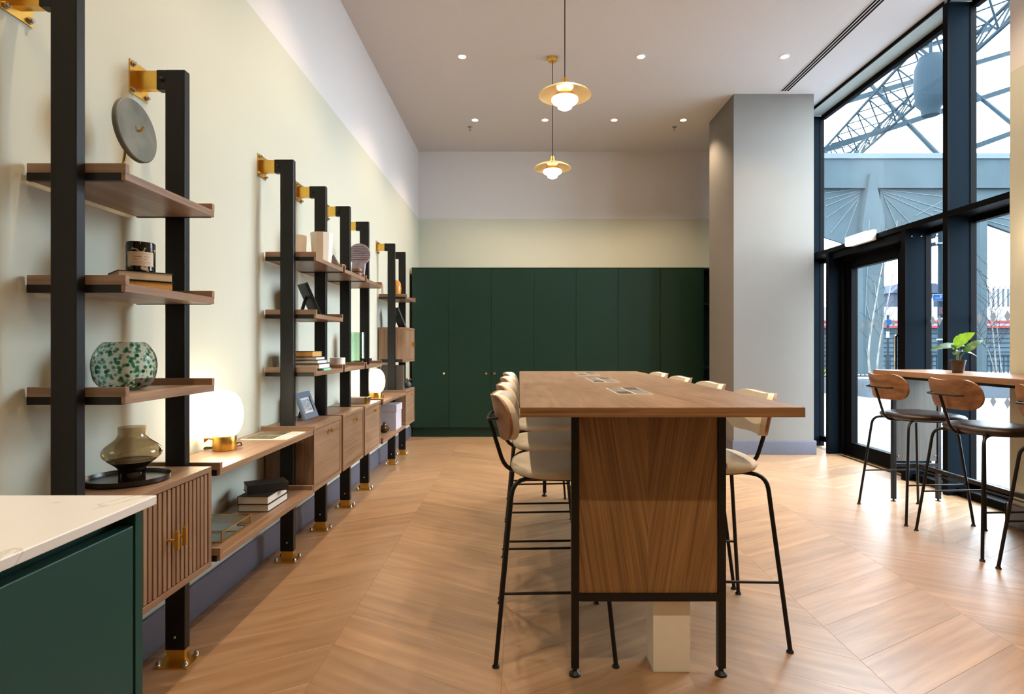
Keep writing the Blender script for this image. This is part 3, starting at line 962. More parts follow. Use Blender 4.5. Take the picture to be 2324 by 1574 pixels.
CH_L, CH_R = 'oat upholstered bar stools around the long table', 'oat upholstered bar stools around the long table'
ordn = ['nearest', 'second nearest', 'third nearest', 'furthest']
proto = make_stool('', CH_L, 'fabric', True)
first = True
for side, ys, x, rz in (('left', (2.378, 2.95, 3.60, 4.18), 0.132, 0.0), ('right', (2.48, 3.06, 3.63, 4.20), 0.803, PI)):
    for i, y in enumerate(ys):
        o = proto if first else copy_tree(proto)
        first = False
        o.location = (x, y, 0); o.rotation_euler.z = rz
        where = 'on the shelving side of the long table' if side == 'left' else 'on the window side of the long table'
        o['label'] = 'oat upholstered stool %s, %s of four' % (where, ordn[i])
proto2 = make_stool('', 'brown leather bar stools at the window bar', 'leather', False)
for i, (y, l) in enumerate(((4.04, 'dark leather stool with walnut back, furthest along the window bar'),
                            (3.42, 'dark leather stool with walnut back, middle of the window bar'),
                            (2.79, 'dark leather stool with walnut back, cut by the right edge of the picture'))):
    o = proto2 if i == 0 else copy_tree(proto2)
    o.location = (2.693, y, 0); o.rotation_euler.z = 0.0
    o['label'] = l

# ------------------------------------------------------------------ bar at the window
br = thing('window_bar', 'long narrow wooden bar table standing against the glazing on black legs', 'bar table', (2.9, 3.6, 0))
BX0, BX1, BY0, BY1, BZ = 2.65, 3.13, 2.0, 4.42, 0.975
part(br, 'bar_top', 'bar_wood', (BX0, BX1, BY0, BY1, BZ - 0.036, BZ), bev=0.002)
part(br, 'under_rail', 'black', (BX0 + 0.11, BX0 + 0.14, BY0 + 0.05, BY1 - 0.03, BZ - 0.061, BZ - 0.036), (BX1 - 0.03, BX1 - 0.005, BY0 + 0.05, BY1 - 0.03, BZ - 0.061, BZ - 0.036))
for yl in (4.375, 2.2):
    for x in (2.770, 3.102):
        lg = part(br, 'leg', 'black', (x, x + 0.028, yl, yl + 0.028, 0.016, BZ - 0.036), bev=0.002)
        MB().cyl((x + 0.014, yl + 0.014, 0), (x + 0.014, yl + 0.014, 0.005), 0.018, seg=16).cyl((x + 0.014, yl + 0.014, 0.005), (x + 0.014, yl + 0.014, 0.018), 0.007, seg=10).build('glide', 'black', lg)
    pn = part(br, 'end_panel', 'grey_wood', (2.800, 3.100, yl + 0.006, yl + 0.022, 0.298, BZ - 0.065))
    for x in (2.812, 3.088):
        MB().ball((x, yl + 0.004, 0.335), 0.006, 10, 6).build('screw', 'chrome', pn, smooth=True)
    part(br, 'cross_rail', 'black', (2.798, 3.102, yl, yl + 0.026, 0.254, 0.280))
part(br, 'foot_rail', 'black', (2.95, 2.976, 2.228, 4.375, 0.254, 0.280))

# ------------------------------------------------------------------ wall lamp on the right pier
wl = thing('wall_lamp', 'small brass wall lamp on the cream pier at the right edge', 'wall lamp', (XR, 3.47, 1.9))
MB().cyl((XR - 0.012, 3.47, 1.90), (XR, 3.47, 1.90), 0.03, seg=18).build('backplate', 'brass', wl)
MB().tube([(XR - 0.01, 3.47, 1.90), (3.04, 3.47, 1.90), (3.04, 3.47, 1.885)], 0.005, fillet=0.01).build('arm', 'brass', wl, smooth=True)
MB().lathe([(0.0, 0.012), (0.02, 0.010), (0.05, -0.004), (0.049, -0.006), (0.0, -0.004)], (3.04, 3.47, 1.885), 24).build('shade', 'pale_brass', wl, smooth=True)
MB().lathe([(0.0, -0.004), (0.034, -0.005), (0.038, -0.016), (0.028, -0.026), (0.0, -0.028)], (3.04, 3.47, 1.885), 24).build('opal_diffuser', 'opal_pendant', wl, smooth=True)
point(wl, (3.04, 3.47, 1.83), 3.0)

# ------------------------------------------------------------------ things on the shelves
T1, T2, T3, TD, TL = Z1 + 0.025, Z2 + 0.025, Z3 + 0.025, ZD + 0.025, ZL + 0.025
G = 0.0006                                        # resting gap

# stone disc on a brass stand
M['stone'] = plain('green grey stone', (0.115, 0.118, 0.098), 0.55, var=0.4, nscale=9)
t = thing('stone_disc', 'grey green stone disc on a thin brass stand on the top near shelf', 'ornament', (-1.24, 1.90, T1))
dk = MB()
Rx = Matrix.Rotation(PI / 2, 3, 'Y')
dk.lathe([(0.0, -0.009), (0.097, -0.009), (0.1, -0.006), (0.1, 0.006), (0.097, 0.009), (0.0, 0.009)], (-1.235, 1.90, T1 + 0.205), 48, tilt=Matrix.Rotation(math.radians(84), 3, 'Y'))
dk.build('disc', 'stone', t, smooth=True)
b = MB().tube([(-1.262, 1.865, T1 + 0.006), (-1.258, 1.90, T1 + 0.205), (-1.215, 1.90, T1 + 0.206), (-1.208, 1.90, T1 + 0.218)], 0.004, 8, fillet=0.006)
b.cyl((-1.262, 1.865, T1 + G), (-1.262, 1.865, T1 + 0.006), 0.045, seg=24)
b.build('stand', 'brass', t, smooth=True)

def book(name, label, c, size, ang, z, cover, pages='paper', spine=None, group=None):
    """closed book lying flat: size is (along the spine, across, thick); the spine is on local -y"""
    L, Wd, Th = size
    t = thing('book', label, 'book', (c[0], c[1], z), group)
    t.rotation_euler.z = math.radians(ang)
    o = Vector((c[0], c[1], z))
    def bx(x0, x1, y0, y1, z0, z1, nm, mt):
        bb = MB().box(x0, x1, y0, y1, z0, z1, bev=0.0006)
        ob = bb.build(nm, mt)
        ob.parent = t
        ORG[ob.name] = o
        return ob
    k = 0.002
    bx(-L / 2 + 0.003, L / 2 - 0.003, -Wd / 2 + k, Wd / 2 - 0.004, k, Th - k, 'pages', pages)
    bx(-L / 2, L / 2, -Wd / 2, Wd / 2, 0, k, 'cover', cover)
    bx(-L / 2, L / 2, -Wd / 2, Wd / 2, Th - k, Th, 'cover', cover)
    bx(-L / 2, L / 2, -Wd / 2, -Wd / 2 + k, k, Th - k, 'spine', cover)
    return z + Th + G
M['cov_black'] = plain('black book cloth', (0.012, 0.011, 0.012), 0.55)
M['cov_brown'] = plain('dark brown book cloth', (0.05, 0.022, 0.012), 0.5)
M['cov_navy'] = plain('navy book cloth', (0.012, 0.018, 0.045), 0.5)
M['cov_blue'] = plain('slate blue book cloth', (0.03, 0.06, 0.09), 0.5)
M['cov_mint'] = plain('mint paper cover', (0.28, 0.62, 0.42), 0.6)
z = book('b', 'lower yellow-edged paperback under the candle jar', (-1.205, 1.888), (0.145, 0.135, 0.027), 225, T2 + G, 'cov_black', 'paper_y')
z = book('b', 'upper cream-edged book directly beneath the candle jar', (-1.208, 1.885), (0.15, 0.14, 0.028), 225, z, 'cov_black', 'paper')
M['jar'] = voronoi_spots('black and cream mottled glass', (0.66, 0.52, 0.38), (0.010, 0.008, 0.010), 46, 0.90, 0.08)
M['jar_label'] = plain('jar label paper', (0.80, 0.66, 0.52), 0.7)
M['ink'] = plain('grey ink', (0.16, 0.12, 0.10), 0.8)
t = thing('candle_jar', 'black and cream mottled candle jar with paper label on two books', 'candle', (-1.199, 1.87, z))
MB().lathe([(0.0, 0.0), (0.036, 0.0), (0.041, 0.005), (0.041, 0.092), (0.039, 0.094), (0.037, 0.092), (0.037, 0.055), (0.0, 0.055)], (-1.199, 1.87, z), 36).build('glass_jar', 'jar', t, smooth=True)
lb = MB(); ink = MB()
a0, a1 = math.radians(-112), math.radians(-2)
n = 14
def arc_strip(bb, r, z0, z1, f0, f1):
    vv = []
    for i in range(n + 1):
        a = a0 + (a1 - a0) * (f0 + (f1 - f0) * i / n)
        vv.append((bb.bm.verts.new((-1.199 + r * math.cos(a), 1.87 + r * math.sin(a), z + z0)), bb.bm.verts.new((-1.199 + r * math.cos(a), 1.87 + r * math.sin(a), z + z1))))
    for p, q in zip(vv, vv[1:]):
        bb.bm.faces.new((p[0], q[0], q[1], p[1]))
arc_strip(lb, 0.0416, 0.018, 0.062, 0, 1)
for (z0, f0, f1) in ((0.046, 0.22, 0.52), (0.0375, 0.22, 0.40), (0.046, 0.62, 0.80), (0.0375, 0.62, 0.72)):
    arc_strip(ink, 0.0419, z0, z0 + 0.0014, f0, f1)
for z0 in (0.030, 0.026, 0.055):
    arc_strip(ink, 0.0419, z0, z0 + 0.0004, 0.15, 0.85)
lo_ = lb.build('paper_label', 'jar_label', t)
ink.build('lettering', 'ink', lo_)

# speckled glass bowl
M['speckle'] = voronoi_spots('clear glass with green flecks', (0.93, 0.97, 0.95), (0.03, 0.24, 0.14), 62, 0.545, 0.03, trans=0.92)
prof_o = [(0.036, 0.0), (0.062, 0.008), (0.081, 0.030), (0.088, 0.060), (0.089, 0.085), (0.083, 0.112), (0.068, 0.138), (0.055, 0.150)]
prof_o = MB().slathe(prof_o, None)
prof_i = [(r - 0.003, zz + (0.003 if i == 0 else 0)) for i, (r, zz) in enumerate(prof_o)][::-1]
MB().lathe([(0.0, 0.0)] + prof_o + prof_i + [(0.0, 0.004)], (-1.248, 1.868, T3 + G), 72).build('glass_bowl', 'speckle', loc=(-1.248, 1.868, T3 + G), smooth=True,
    label='round clear glass bowl with green flecks on the lower near shelf', cat='bowl')

# tray and smoked vase on the slatted cabinet
M['tray'] = plain('black lacquer tray', (0.012, 0.011, 0.014), 0.25)
tz = ZA + G
MB().lathe([(0.0, 0.0), (0.115, 0.0), (0.119, 0.004), (0.120, 0.018), (0.117, 0.018), (0.114, 0.007), (0.0, 0.006)], (-1.256, 1.897, tz), 56).build('tray', 'tray', loc=(-1.256, 1.897, tz), smooth=True,
    label='round black tray under the smoked vase on the slatted cabinet', cat='tray')
M['smoke'] = clear_glass('smoked brown glass', (0.62, 0.54, 0.41))
M['foot_refraction'] = plain('black foot with painted refraction', (0.012, 0.008, 0.005), 0.05, spec=0.6)  # opaque near-black: dark tray refracted through the thick glass, painted as colour
vz = tz + 0.006 + G
t = thing('vase', 'smoked brown glass vase with wide shoulders standing on the black tray', 'vase', (-1.223, 1.866, vz))
vp = [(0.0665, 0.0665), (0.073, 0.0725), (0.080, 0.080), (0.083, 0.091), (0.080, 0.101), (0.071, 0.113), (0.056, 0.125), (0.044, 0.136), (0.0385, 0.148), (0.038, 0.158), (0.039, 0.172)]
vp = MB().slathe(vp, None)
vi = [(r - 0.0022, zz) for r, zz in vp][::-1]
MB().lathe(vp + vi + [vp[0]], (-1.223, 1.866, vz), 72).build('body', 'smoke', t, smooth=True)
MB().lathe([(0.0, 0.0), (0.036, 0.0), (0.038, 0.003), (0.0365, 0.012), (0.0365, 0.030), (0.039, 0.043), (0.048, 0.052), (0.0585, 0.060), (0.0665, 0.0660), (0.064, 0.066), (0.0, 0.058)], (-1.223, 1.866, vz), 48).build('foot', 'foot_refraction', t, smooth=True)

# globe lamps
def globe_lamp(x, y, z, label):
    t = thing('globe_lamp', label, 'table lamp', (x, y, z), group='brass globe table lamps on the desk shelves')
    MB().lathe([(0.0, 0.0), (0.046, 0.0), (0.048, 0.003), (0.048, 0.060), (0.046, 0.063), (0.0, 0.063)], (x, y, z), 36).build('base', 'brass', t, smooth=True)
    MB().lathe([(0.0, 0.058), (0.040, 0.060), (0.058, 0.078), (0.072, 0.112), (0.076, 0.150), (0.073, 0.186), (0.062, 0.220), (0.043, 0.245), (0.020, 0.256), (0.0, 0.258)], (x, y, z), 40).build('globe', 'opal', t, smooth=True)
    MB().cyl((x - 0.046, y - 0.012, z + 0.05), (x - 0.062, y - 0.018, z + 0.052), 0.004, 0.004, 10).cyl((x - 0.062, y - 0.018, z + 0.052), (x - 0.075, y - 0.022, z + 0.052), 0.006, 0.017, 16).build('dimmer_knob', 'brass', t, smooth=True)
    MB().tube([(x + 0.03, y + 0.035, z + 0.02), (x + 0.055, y + 0.03, z + 0.03), (x + 0.055, y + 0.045, z + 0.012), (x + 0.02, y + 0.075, z + 0.004), (x - 0.05, y + 0.05, z + 0.004),
               (x - 0.085, y - 0.01, z + 0.004), (x - 0.07, y - 0.03, z + 0.016), (x - 0.045, y - 0.012, z + 0.012)], 0.0032, 6, fillet=0.02).build('cable', 'cov_brown', t, smooth=True)
globe_lamp(-1.277, 2.56, TD + G, 'lit globe lamp with brass base on the nearer desk shelf')
globe_lamp(-1.208, 4.985, TD + G, 'lit globe lamp with brass base on the far desk shelf')

# open magazine on the nearer desk shelf
t = thing('magazine', 'open magazine lying on the desk shelf beside the near globe lamp', 'magazine', (-1.22, 2.95, TD))
M['print_olive'] = plain('olive photo print', (0.14, 0.12, 0.06), 0.4, var=0.7, nscale=45)
for (a, c, mt) in ((2.83, 2.955, 'print_olive'), (2.957, 3.08, 'print_olive')):
    pg = part(t, 'pages', 'paper_w', (-1.335, -1.115, a, c, TD + G, TD + 0.004))
    MB().box(-1.33, -1.185, a + 0.004, c - 0.002, TD + 0.004, TD + 0.0043).build('photo', mt, pg)
    bb = MB()
    for q in range(5):
        bb.box(-1.175, -1.125, a + 0.015 + q * 0.019, a + 0.019 + q * 0.019, TD + 0.004, TD + 0.0043)
    bb.build('text_lines', 'ink', pg)

# dark books and glass box on the low shelf
z = book('b', 'bottom dark book with white page edges on the low shelf', (-1.226, 2.838), (0.23, 0.142, 0.034), 270, TL + G, 'cov_black', 'paper_w')
z = book('b', 'middle dark book of the three on the low shelf', (-1.228, 2.834), (0.225, 0.145, 0.036), 270, z, 'cov_black', 'paper_w')
book('b', 'top black book lying askew on the low shelf stack', (-1.222, 2.852), (0.185, 0.115, 0.040), 33, z, 'cov_black', 'paper')
t = thing('glass_box', 'shallow brass-edged glass box on the low shelf', 'box', (-1.24, 2.42, TL))
x0, x1, y0, y1, z0, z1 = -1.335, -1.155, 2.295, 2.545, TL + G, TL + 0.042
b = MB()
e = 0.0045
for yy in (y0, y1 - e):
    for zz in (z0, z1 - e):
        b.box(x0, x1, yy, yy + e, zz, zz + e)
for xx in (x0, x1 - e):
    for zz in (z0, z1 - e):
        b.box(xx, xx + e, y0 + e, y1 - e, zz, zz + e)
    for yy in (y0, y1 - e):
        b.box(xx, xx + e, yy, yy + e, z0 + e, z1 - e)
b.build('brass_edges', 'brass', t)
for q in ((x0 + .001, x0 + .003, y0 + e, y1 - e, z0 + e, z1 - e), (x1 - .003, x1 - .001, y0 + e, y1 - e, z0 + e, z1 - e),
          (x0 + e, x1 - e, y0 + .001, y0 + .003, z0 + e, z1 - e), (x0 + e, x1 - e, y1 - .003, y1 - .001, z0 + e, z1 - e),
          (x0 + e, x1 - e, y0 + e, y1 - e, z1 - .003, z1 - .001)):
    part(t, 'pane', 'thinglass', q)
M['mirror'] = metal('mirror glass', (0.85, 0.88, 0.88), 0.03)
part(t, 'mirror_base', 'mirror', (x0 + e, x1 - e, y0 + e, y1 - e, z0 + 0.001, z0 + 0.003))

# top shelf, second bay: faceted pots, pyramid
def faceted_pot(x, y, z, r0, r1, h, label):
    MB().lathe([(0.0, 0.0), (r0, 0.0), (r1, h), (r1 - 0.006, h), (r0 - 0.004, 0.012), (0.0, 0.012)], (x, y, z), 11).build('pot', 'porcelain', loc=(x, y, z), label=label, cat='pot', group='white faceted pots on the top shelf')
faceted_pot(-1.178, 3.53, T1 + G, 0.054, 0.067, 0.185, 'larger white faceted pot at the front of the top shelf')
faceted_pot(-1.312, 3.50, T1 + G, 0.045, 0.052, 0.165, 'smaller white faceted pot behind, close to the wall')
M['pyr'] = plain('taupe stone', (0.075, 0.055, 0.048), 0.35)
x, y = -1.135, 3.635
b = MB(); q = 0.042
vv = [b.bm.verts.new(p) for p in ((x - q, y - q, T1 + G), (x + q * 0.8, y - q, T1 + G), (x + q * 0.8, y + q * 0.6, T1 + G), (x - q, y + q * 0.6, T1 + G), (x - 0.006, y - 0.004, T1 + 0.078))]
for f in ((0, 3, 2, 1), (0, 1, 4), (1, 2, 4), (2, 3, 4), (3, 0, 4)):
    b.bm.faces.new([vv[i] for i in f])
b.build('pyramid', 'pyr', loc=(x, y, T1), label='small dark taupe stone pyramid on the top shelf beside the faceted pots', cat='ornament')

# photo frames
def photo_frame(x, y, z, w, h, lean, label, mat, inner, yaw=0.0, strut=False, border=0.03, thick=0.014):
    """frame standing on its lower edge; faces local +x, leans back toward -x"""
    t = thing('photo_frame', label, 'photo frame', (x, y, z), rz=math.radians(yaw))
    R = Matrix.Rotation(math.radians(-lean), 3, 'Y')
    lift = thick * math.sin(math.radians(lean))
    def add(nm, mt, par, *boxes):
        bb = MB()
        for q in boxes:
            bb.box(*q, bev=0.0008)
        bmesh.ops.rotate(bb.bm, cent=(0, 0, 0), matrix=R, verts=bb.bm.verts)
        bmesh.ops.translate(bb.bm, vec=(0, 0, lift + G), verts=bb.bm.verts)
        me_o = bb.build(nm, mt)
        me_o.parent = par
        return me_o
    bd = border
    fr = add('frame', mat, t, (-thick, 0, -w / 2, w / 2, 0, bd), (-thick, 0, -w / 2, w / 2, h - bd, h), (-thick, 0, -w / 2, -w / 2 + bd, bd, h - bd), (-thick, 0, w / 2 - bd, w / 2, bd, h - bd))
    add('mount', 'paper_w', t, (-thick + 0.003, -0.006, -w / 2 + bd, w / 2 - bd, bd, h - bd))
    add('photograph', inner, t, (-0.006, -0.005, -w / 2 + bd + 0.006, w / 2 - bd - 0.006, bd + 0.010, h - bd - 0.010))
    add('backing', 'cov_black', t, (-thick - 0.002, -thick + 0.002, -w / 2 + 0.006, w / 2 - 0.006, 0.006, h - 0.006))
    top = R @ Vector((-thick - 0.002, 0, h * 0.62)) + Vector((0, 0, lift))
    bb = MB()
    n_ = Vector((-h * 0.42 + top.x * 0.2, 0, 0.004))
    d = (n_ - top).normalized()
    bb.tube([top, n_], 0.011, 4)
    st = bb.build('strut', 'cov_black')
    st.parent = t
    return t
M['bone'] = stripes('blue bone inlay stripes', (0.30, 0.36, 0.45), (0.035, 0.045, 0.075), 'y', 22.0, 0.35)
M['bw'] = plain('black and white street photo', (0.42, 0.42, 0.44), 0.3, var=0.75, nscale=70)
M['bluegrey'] = plain('blue grey print', (0.12, 0.15, 0.19), 0.3, var=0.3, nscale=40)
photo_frame(-1.235, 3.53, ZA, 0.225, 0.165, 21, 'blue striped photo frame with street picture on the drop-front cabinet', 'bone', 'bw', border=0.036)
photo_frame(-1.185, 3.47, T2, 0.15, 0.20, 24, 'black photo frame seen from behind with easel strut, above the book stack', 'black', 'bluegrey', yaw=38)
photo_frame(-1.165, 5.93, 1.335, 0.15, 0.21, 24, 'black photo frame seen edge-on atop the small two-door cabinet', 'black', 'bluegrey', yaw=38)

# stack of five books, marble box
zz = T3 + G
for (sz, ang, cov, pgs, lab, dx, dy) in (((0.16, 0.225, 0.011), 4, 'cov_mint', 'cov_mint', 'thin mint booklet at the bottom of the five-book stack', 0.012, 0.02),
        ((0.17, 0.225, 0.027), -2, 'cov_navy', 'paper_w', 'thick navy book second from the bottom of the stack', 0.006, 0.0),
        ((0.16, 0.21, 0.020), 0, 'cov_navy', 'paper_w', 'navy book in the middle of the five-book stack', 0.0, 0.0),
        ((0.155, 0.20, 0.017), 1, 'cov_blue', 'paper_w', 'slate blue book just below the yellow-edged one', -0.006, 0.0),
        ((0.15, 0.18, 0.032), -1, 'cov_black', 'paper_y', 'yellow-edged book on top of the five-book stack', -0.012, -0.005)):
    zz = book('b', lab, (-1.222 + dx, 3.36 + dy), (sz[1], sz[0], sz[2]), ang + 180, zz, cov, pgs)
M['marble'] = plain('white veined marble', (0.72, 0.66, 0.60), 0.3, var=0.18, nscale=22)
t = thing('marble_box', 'low round white marble box on the shelf above the cabinets', 'box', (-1.187, 3.86, T3))
MB().lathe([(0.0, 0.0), (0.048, 0.0), (0.049, 0.002), (0.049, 0.050), (0.0, 0.050)], (-1.187, 3.86, T3 + G), 32).build('body', 'marble', t, smooth=True)
MB().lathe([(0.0, 0.0507), (0.0495, 0.0507), (0.0495, 0.062), (0.0, 0.063)], (-1.187, 3.86, T3 + G), 32).build('lid', 'marble', t, smooth=True)
M['bead'] = wood('turned walnut bead', (0.11, 0.055, 0.03), (0.22, 0.12, 0.07), 'x', 0.4, 60)
M['pale_wood'] = wood('pale turned wood', (0.50, 0.33, 0.21), (0.66, 0.47, 0.33), 'x', 0.5, 60)
MB().ball((-1.117, 3.755, T1 + 0.0165), 0.016, 18, 12).build('wooden_ball', 'pale_wood', loc=(-1.117, 3.755, T1), smooth=True, label='tiny pale wooden ball near the end of the top shelf', cat='ornament')
for i, l in enumerate(('lower of two stacked walnut rings on the top shelf', 'upper of two stacked walnut rings on the top shelf')):
    zc = T1 + 0.0155 + i * 0.0305
    b = MB()
    b.lathe([(0.018, -0.006), (0.022, -0.0125), (0.028, -0.015), (0.034, -0.011), (0.0365, 0.0), (0.034, 0.011), (0.028, 0.015), (0.022, 0.0125), (0.018, 0.006), (0.018, -0.006)], (-1.138, 4.15, zc), 28)
    b.build('wooden_ring', 'bead', loc=(-1.138, 4.15, zc - 0.015), smooth=True, label=l, cat='ornament', group='stacked walnut rings')

# ridged purple disc sculpture
M['purple'] = plain('lilac grey stone', (0.36, 0.31, 0.39), 0.5, var=0.25, nscale=25)
t = thing('ridged_disc', 'lilac grey ridged stone disc sculpture on the top shelf', 'ornament', (-1.21, 4.47, T1))
x, y, zc, r = -1.205, 4.46, T1 + 0.205, 0.082
b = MB().cyl((x, y - 0.010, zc), (x, y + 0.010, zc), r, seg=48)
b.build('disc', 'purple', t, smooth=True)
for i in range(8):
    zr = zc - 0.036 + i * 0.0135
    hw = math.sqrt(max(0.0, r * r - max(abs(zr - zc), abs(zr + 0.0095 - zc)) ** 2)) - 0.001
    part(t, 'ridge', 'purple', (x - hw, x + hw, y - 0.016, y - 0.0095, zr, zr + 0.0095), bev=0.002)
b = MB().prism([(x - 0.065, T1 + G), (x + 0.03, T1 + G), (x + 0.045, zc - r + 0.02), (x - 0.05, zc - r + 0.03)], y - 0.016, y + 0.016)
b.build('base', 'purple', t)

# green glass vase and bowl
M['bottle'] = clear_glass('bottle green glass', (0.62, 0.80, 0.68))
gv = T3 + G
b = MB().lathe([(0.0, 0.0), (0.052, 0.0), (0.054, 0.004), (0.054, 0.242), (0.0515, 0.242), (0.0515, 0.012), (0.0, 0.012)], (-1.222, 4.47, gv), 18)
b.build('glass_vase', 'bottle', loc=(-1.222, 4.47, gv), label='tall ribbed green glass cylinder vase on the lower shelf', cat='vase')
MB().lathe([(0.0, 0.0), (0.014, 0.0), (0.018, 0.006), (0.034, 0.030), (0.037, 0.046), (0.035, 0.046), (0.030, 0.030), (0.0, 0.010)], (-1.138, 4.42, gv), 24).build('small_bowl', 'tray', loc=(-1.138, 4.42, gv), smooth=True,
    label='small black bowl beside the green glass vase', cat='bowl')
MB().lathe([(0.0, 0.0), (0.022, 0.0), (0.026, 0.005), (0.025, 0.009), (0.0, 0.012)], (-1.14, 3.79, gv), 16, sx=1.5).build('pebble', 'cov_blue', loc=(-1.14, 3.79, gv), smooth=True,
    label='small flat blue grey pebble at the near end of the shelf by the marble box', cat='pebble')

# cream box with brass end
t = thing('cream_box', 'low cream box with a brass end on the third drop-front cabinet', 'box', (-1.2, 4.47, ZA))
part(t, 'body', 'porcelain', (-1.30, -1.165, 4.44, 4.54, ZA + G, ZA + 0.045), bev=0.002)
part(t, 'end_cap', 'brass', (-1.165, -1.142, 4.438, 4.542, ZA + G, ZA + 0.047), bev=0.002)

# lilac storage box, brown vase
M['lilac'] = plain('lilac card', (0.46, 0.42, 0.47), 0.7, var=0.03)
t = thing('storage_box', 'lilac lidded storage box on the far low shelf', 'box', (-1.235, 5.49, TL))
part(t, 'box_body', 'lilac', (-1.355, -1.118, 5.368, 5.615, TL + G, TL + 0.18), bev=0.002)
part(t, 'lid', 'lilac', (-1.360, -1.112, 5.362, 5.621, TL + 0.168, TL + 0.233), bev=0.003)
M['brown_gl'] = plain('brown glazed glass', (0.06, 0.025, 0.010), 0.08)
MB().lathe([(0.0, 0.0), (0.02, 0.0), (0.042, 0.018), (0.046, 0.034), (0.032, 0.056), (0.014, 0.070), (0.012, 0.082), (0.015, 0.088), (0.0, 0.086)], (-1.196, 5.24, TL + G), 28).build('bud_vase', 'brown_gl', loc=(-1.196, 5.24, TL + G), smooth=True,
    label='small round glossy brown bud vase in front of the lilac box', cat='vase')

# furthest bay
M['amber'] = plain('amber glaze', (0.50, 0.22, 0.03), 0.2, var=0.2, nscale=30)
MB().lathe([(0.0, 0.0), (0.03, 0.0), (0.042, 0.03), (0.046, 0.09), (0.040, 0.145), (0.022, 0.172), (0.0, 0.178)], (-1.232, 5.95, T1 + G), 24).build('amber_ornament', 'amber', loc=(-1.232, 5.95, T1 + G), smooth=True,
    label='rounded amber ceramic ornament on the furthest top shelf', cat='ornament')
M['taupe'] = plain('taupe board', (0.085, 0.065, 0.050), 0.7)
t = thing('box_file', 'dark taupe box file standing on the furthest low cabinet', 'box file', (-1.25, 5.87, ZA))
part(t, 'case', 'taupe', (-1.355, -1.142, 5.80, 5.87, ZA + G, ZA + 0.245), bev=0.002)
part(t, 'spine', 'taupe', (-1.142, -1.139, 5.803, 5.867, ZA + 0.004, ZA + 0.242))
MB().cyl((-1.1392, 5.835, ZA + 0.06), (-1.1365, 5.835, ZA + 0.06), 0.012, seg=16).build('finger_ring', 'chrome', t)
t = thing('small_planter', 'small dark round pot with dried brown sprig at the end of the furthest cabinet', 'pot', (-1.155, 6.13, ZA))
MB().lathe([(0.0, 0.0), (0.024, 0.0), (0.036, 0.018), (0.038, 0.038), (0.030, 0.055), (0.024, 0.058), (0.0, 0.052)], (-1.155, 6.13, ZA + G), 22).build('pot_body', 'cov_blue', t, smooth=True)
b = MB()
for i in range(7):
    a = i * 2.4
    b.tube([(-1.155, 6.13, ZA + 0.05), (-1.155 + 0.014 * math.cos(a), 6.13 + 0.014 * math.sin(a), ZA + 0.078), (-1.155 + 0.036 * math.cos(a), 6.13 + 0.036 * math.sin(a), ZA + 0.088 + 0.004 * (i % 3))], 0.004, 5, fillet=0.01, r_end=0.008)
b.build('dried_sprig', 'bead', t, smooth=True)

# ------------------------------------------------------------------ potted plant on the bar
M['pot_brown'] = plain('brown plastic pot', (0.060, 0.032, 0.018), 0.55)
M['soil'] = plain('potting soil', (0.03, 0.02, 0.012), 0.95, var=0.4)
def leaf_mat(name, c, tr):
    m, nt, b_ = _nt(name)
    mp = coords(nt)
    nz = nt.nodes.new('ShaderNodeTexNoise'); nz.inputs['Scale'].default_value = 25
    nt.links.new(mp.outputs[0], nz.inputs['Vector'])
    r = ramp(nt, nz.outputs['Fac'], [(0.3, tuple(x * 0.75 for x in c)), (0.7, tuple(min(1, x * 1.2) for x in c))])
    nt.links.new(r.outputs[0], b_.inputs['Base Color'])
    b_.inputs['Roughness'].default_value = 0.35
    tl = nt.nodes.new('ShaderNodeBsdfTranslucent')
    nt.links.new(r.outputs[0], tl.inputs['Color'])
    mx = nt.nodes.new('ShaderNodeMixShader'); mx.inputs[0].default_value = tr
    out = nt.nodes['Material Output']
    nt.links.new(b_.outputs[0], mx.inputs[1]); nt.links.new(tl.outputs[0], mx.inputs[2])
    nt.links.new(mx.outputs[0], out.inputs[0])
    return m
M['leaf_lime'] = leaf_mat('lime leaf', (0.20, 0.33, 0.02), 0.45)
M['leaf_green'] = leaf_mat('green leaf', (0.055, 0.14, 0.02), 0.30)
M['stem'] = plain('pale stem', (0.40, 0.46, 0.20), 0.5)
PXc, PYc = 2.862, 3.85
t = thing('potted_plant', 'small leafy plant in a brown pot on the window bar', 'plant', (PXc, PYc, BZ))
MB().lathe([(0.0, 0.0), (0.030, 0.0), (0.0425, 0.076), (0.0455, 0.077), (0.0455, 0.084), (0.041, 0.084), (0.039, 0.070), (0.0, 0.070)], (PXc, PYc, BZ + G), 28).build('pot', 'pot_brown', t, smooth=True)
MB().cyl((PXc, PYc, BZ + 0.070), (PXc, PYc, BZ + 0.074), 0.0385, seg=20).build('soil', 'soil', t)
def leaf(parent, base, tip, width, sag, mt, nrm_hint, notch=True):
    base, tip = Vector(base), Vector(tip)
    ax = tip - base
    side = ax.cross(Vector(nrm_hint)).normalized()
    up = side.cross(ax).normalized()
    b = MB()
    n = 16
    rows = []
    for i in range(n + 1):
        s = i / n
        w = width * (math.sin(PI * (s ** 0.72)) ** 0.8 if 0 < s < 1 else 0.0)
        if notch and i in (7, 10):
            w *= 0.88
        c = base + ax * s + up * (sag * math.sin(PI * s))
        rows.append([b.bm.verts.new(c - side * w + up * (0.22 * w)), b.bm.verts.new(c), b.bm.verts.new(c + side * w + up * (0.22 * w))])
    for p, q in zip(rows, rows[1:]):
        for k in (0, 1):
            b.bm.faces.new((p[k], p[k + 1], q[k + 1], q[k]))
    bmesh.ops.remove_doubles(b.bm, verts=b.bm.verts, dist=1e-5)
    return b.build('leaf', mt, parent, smooth=60)
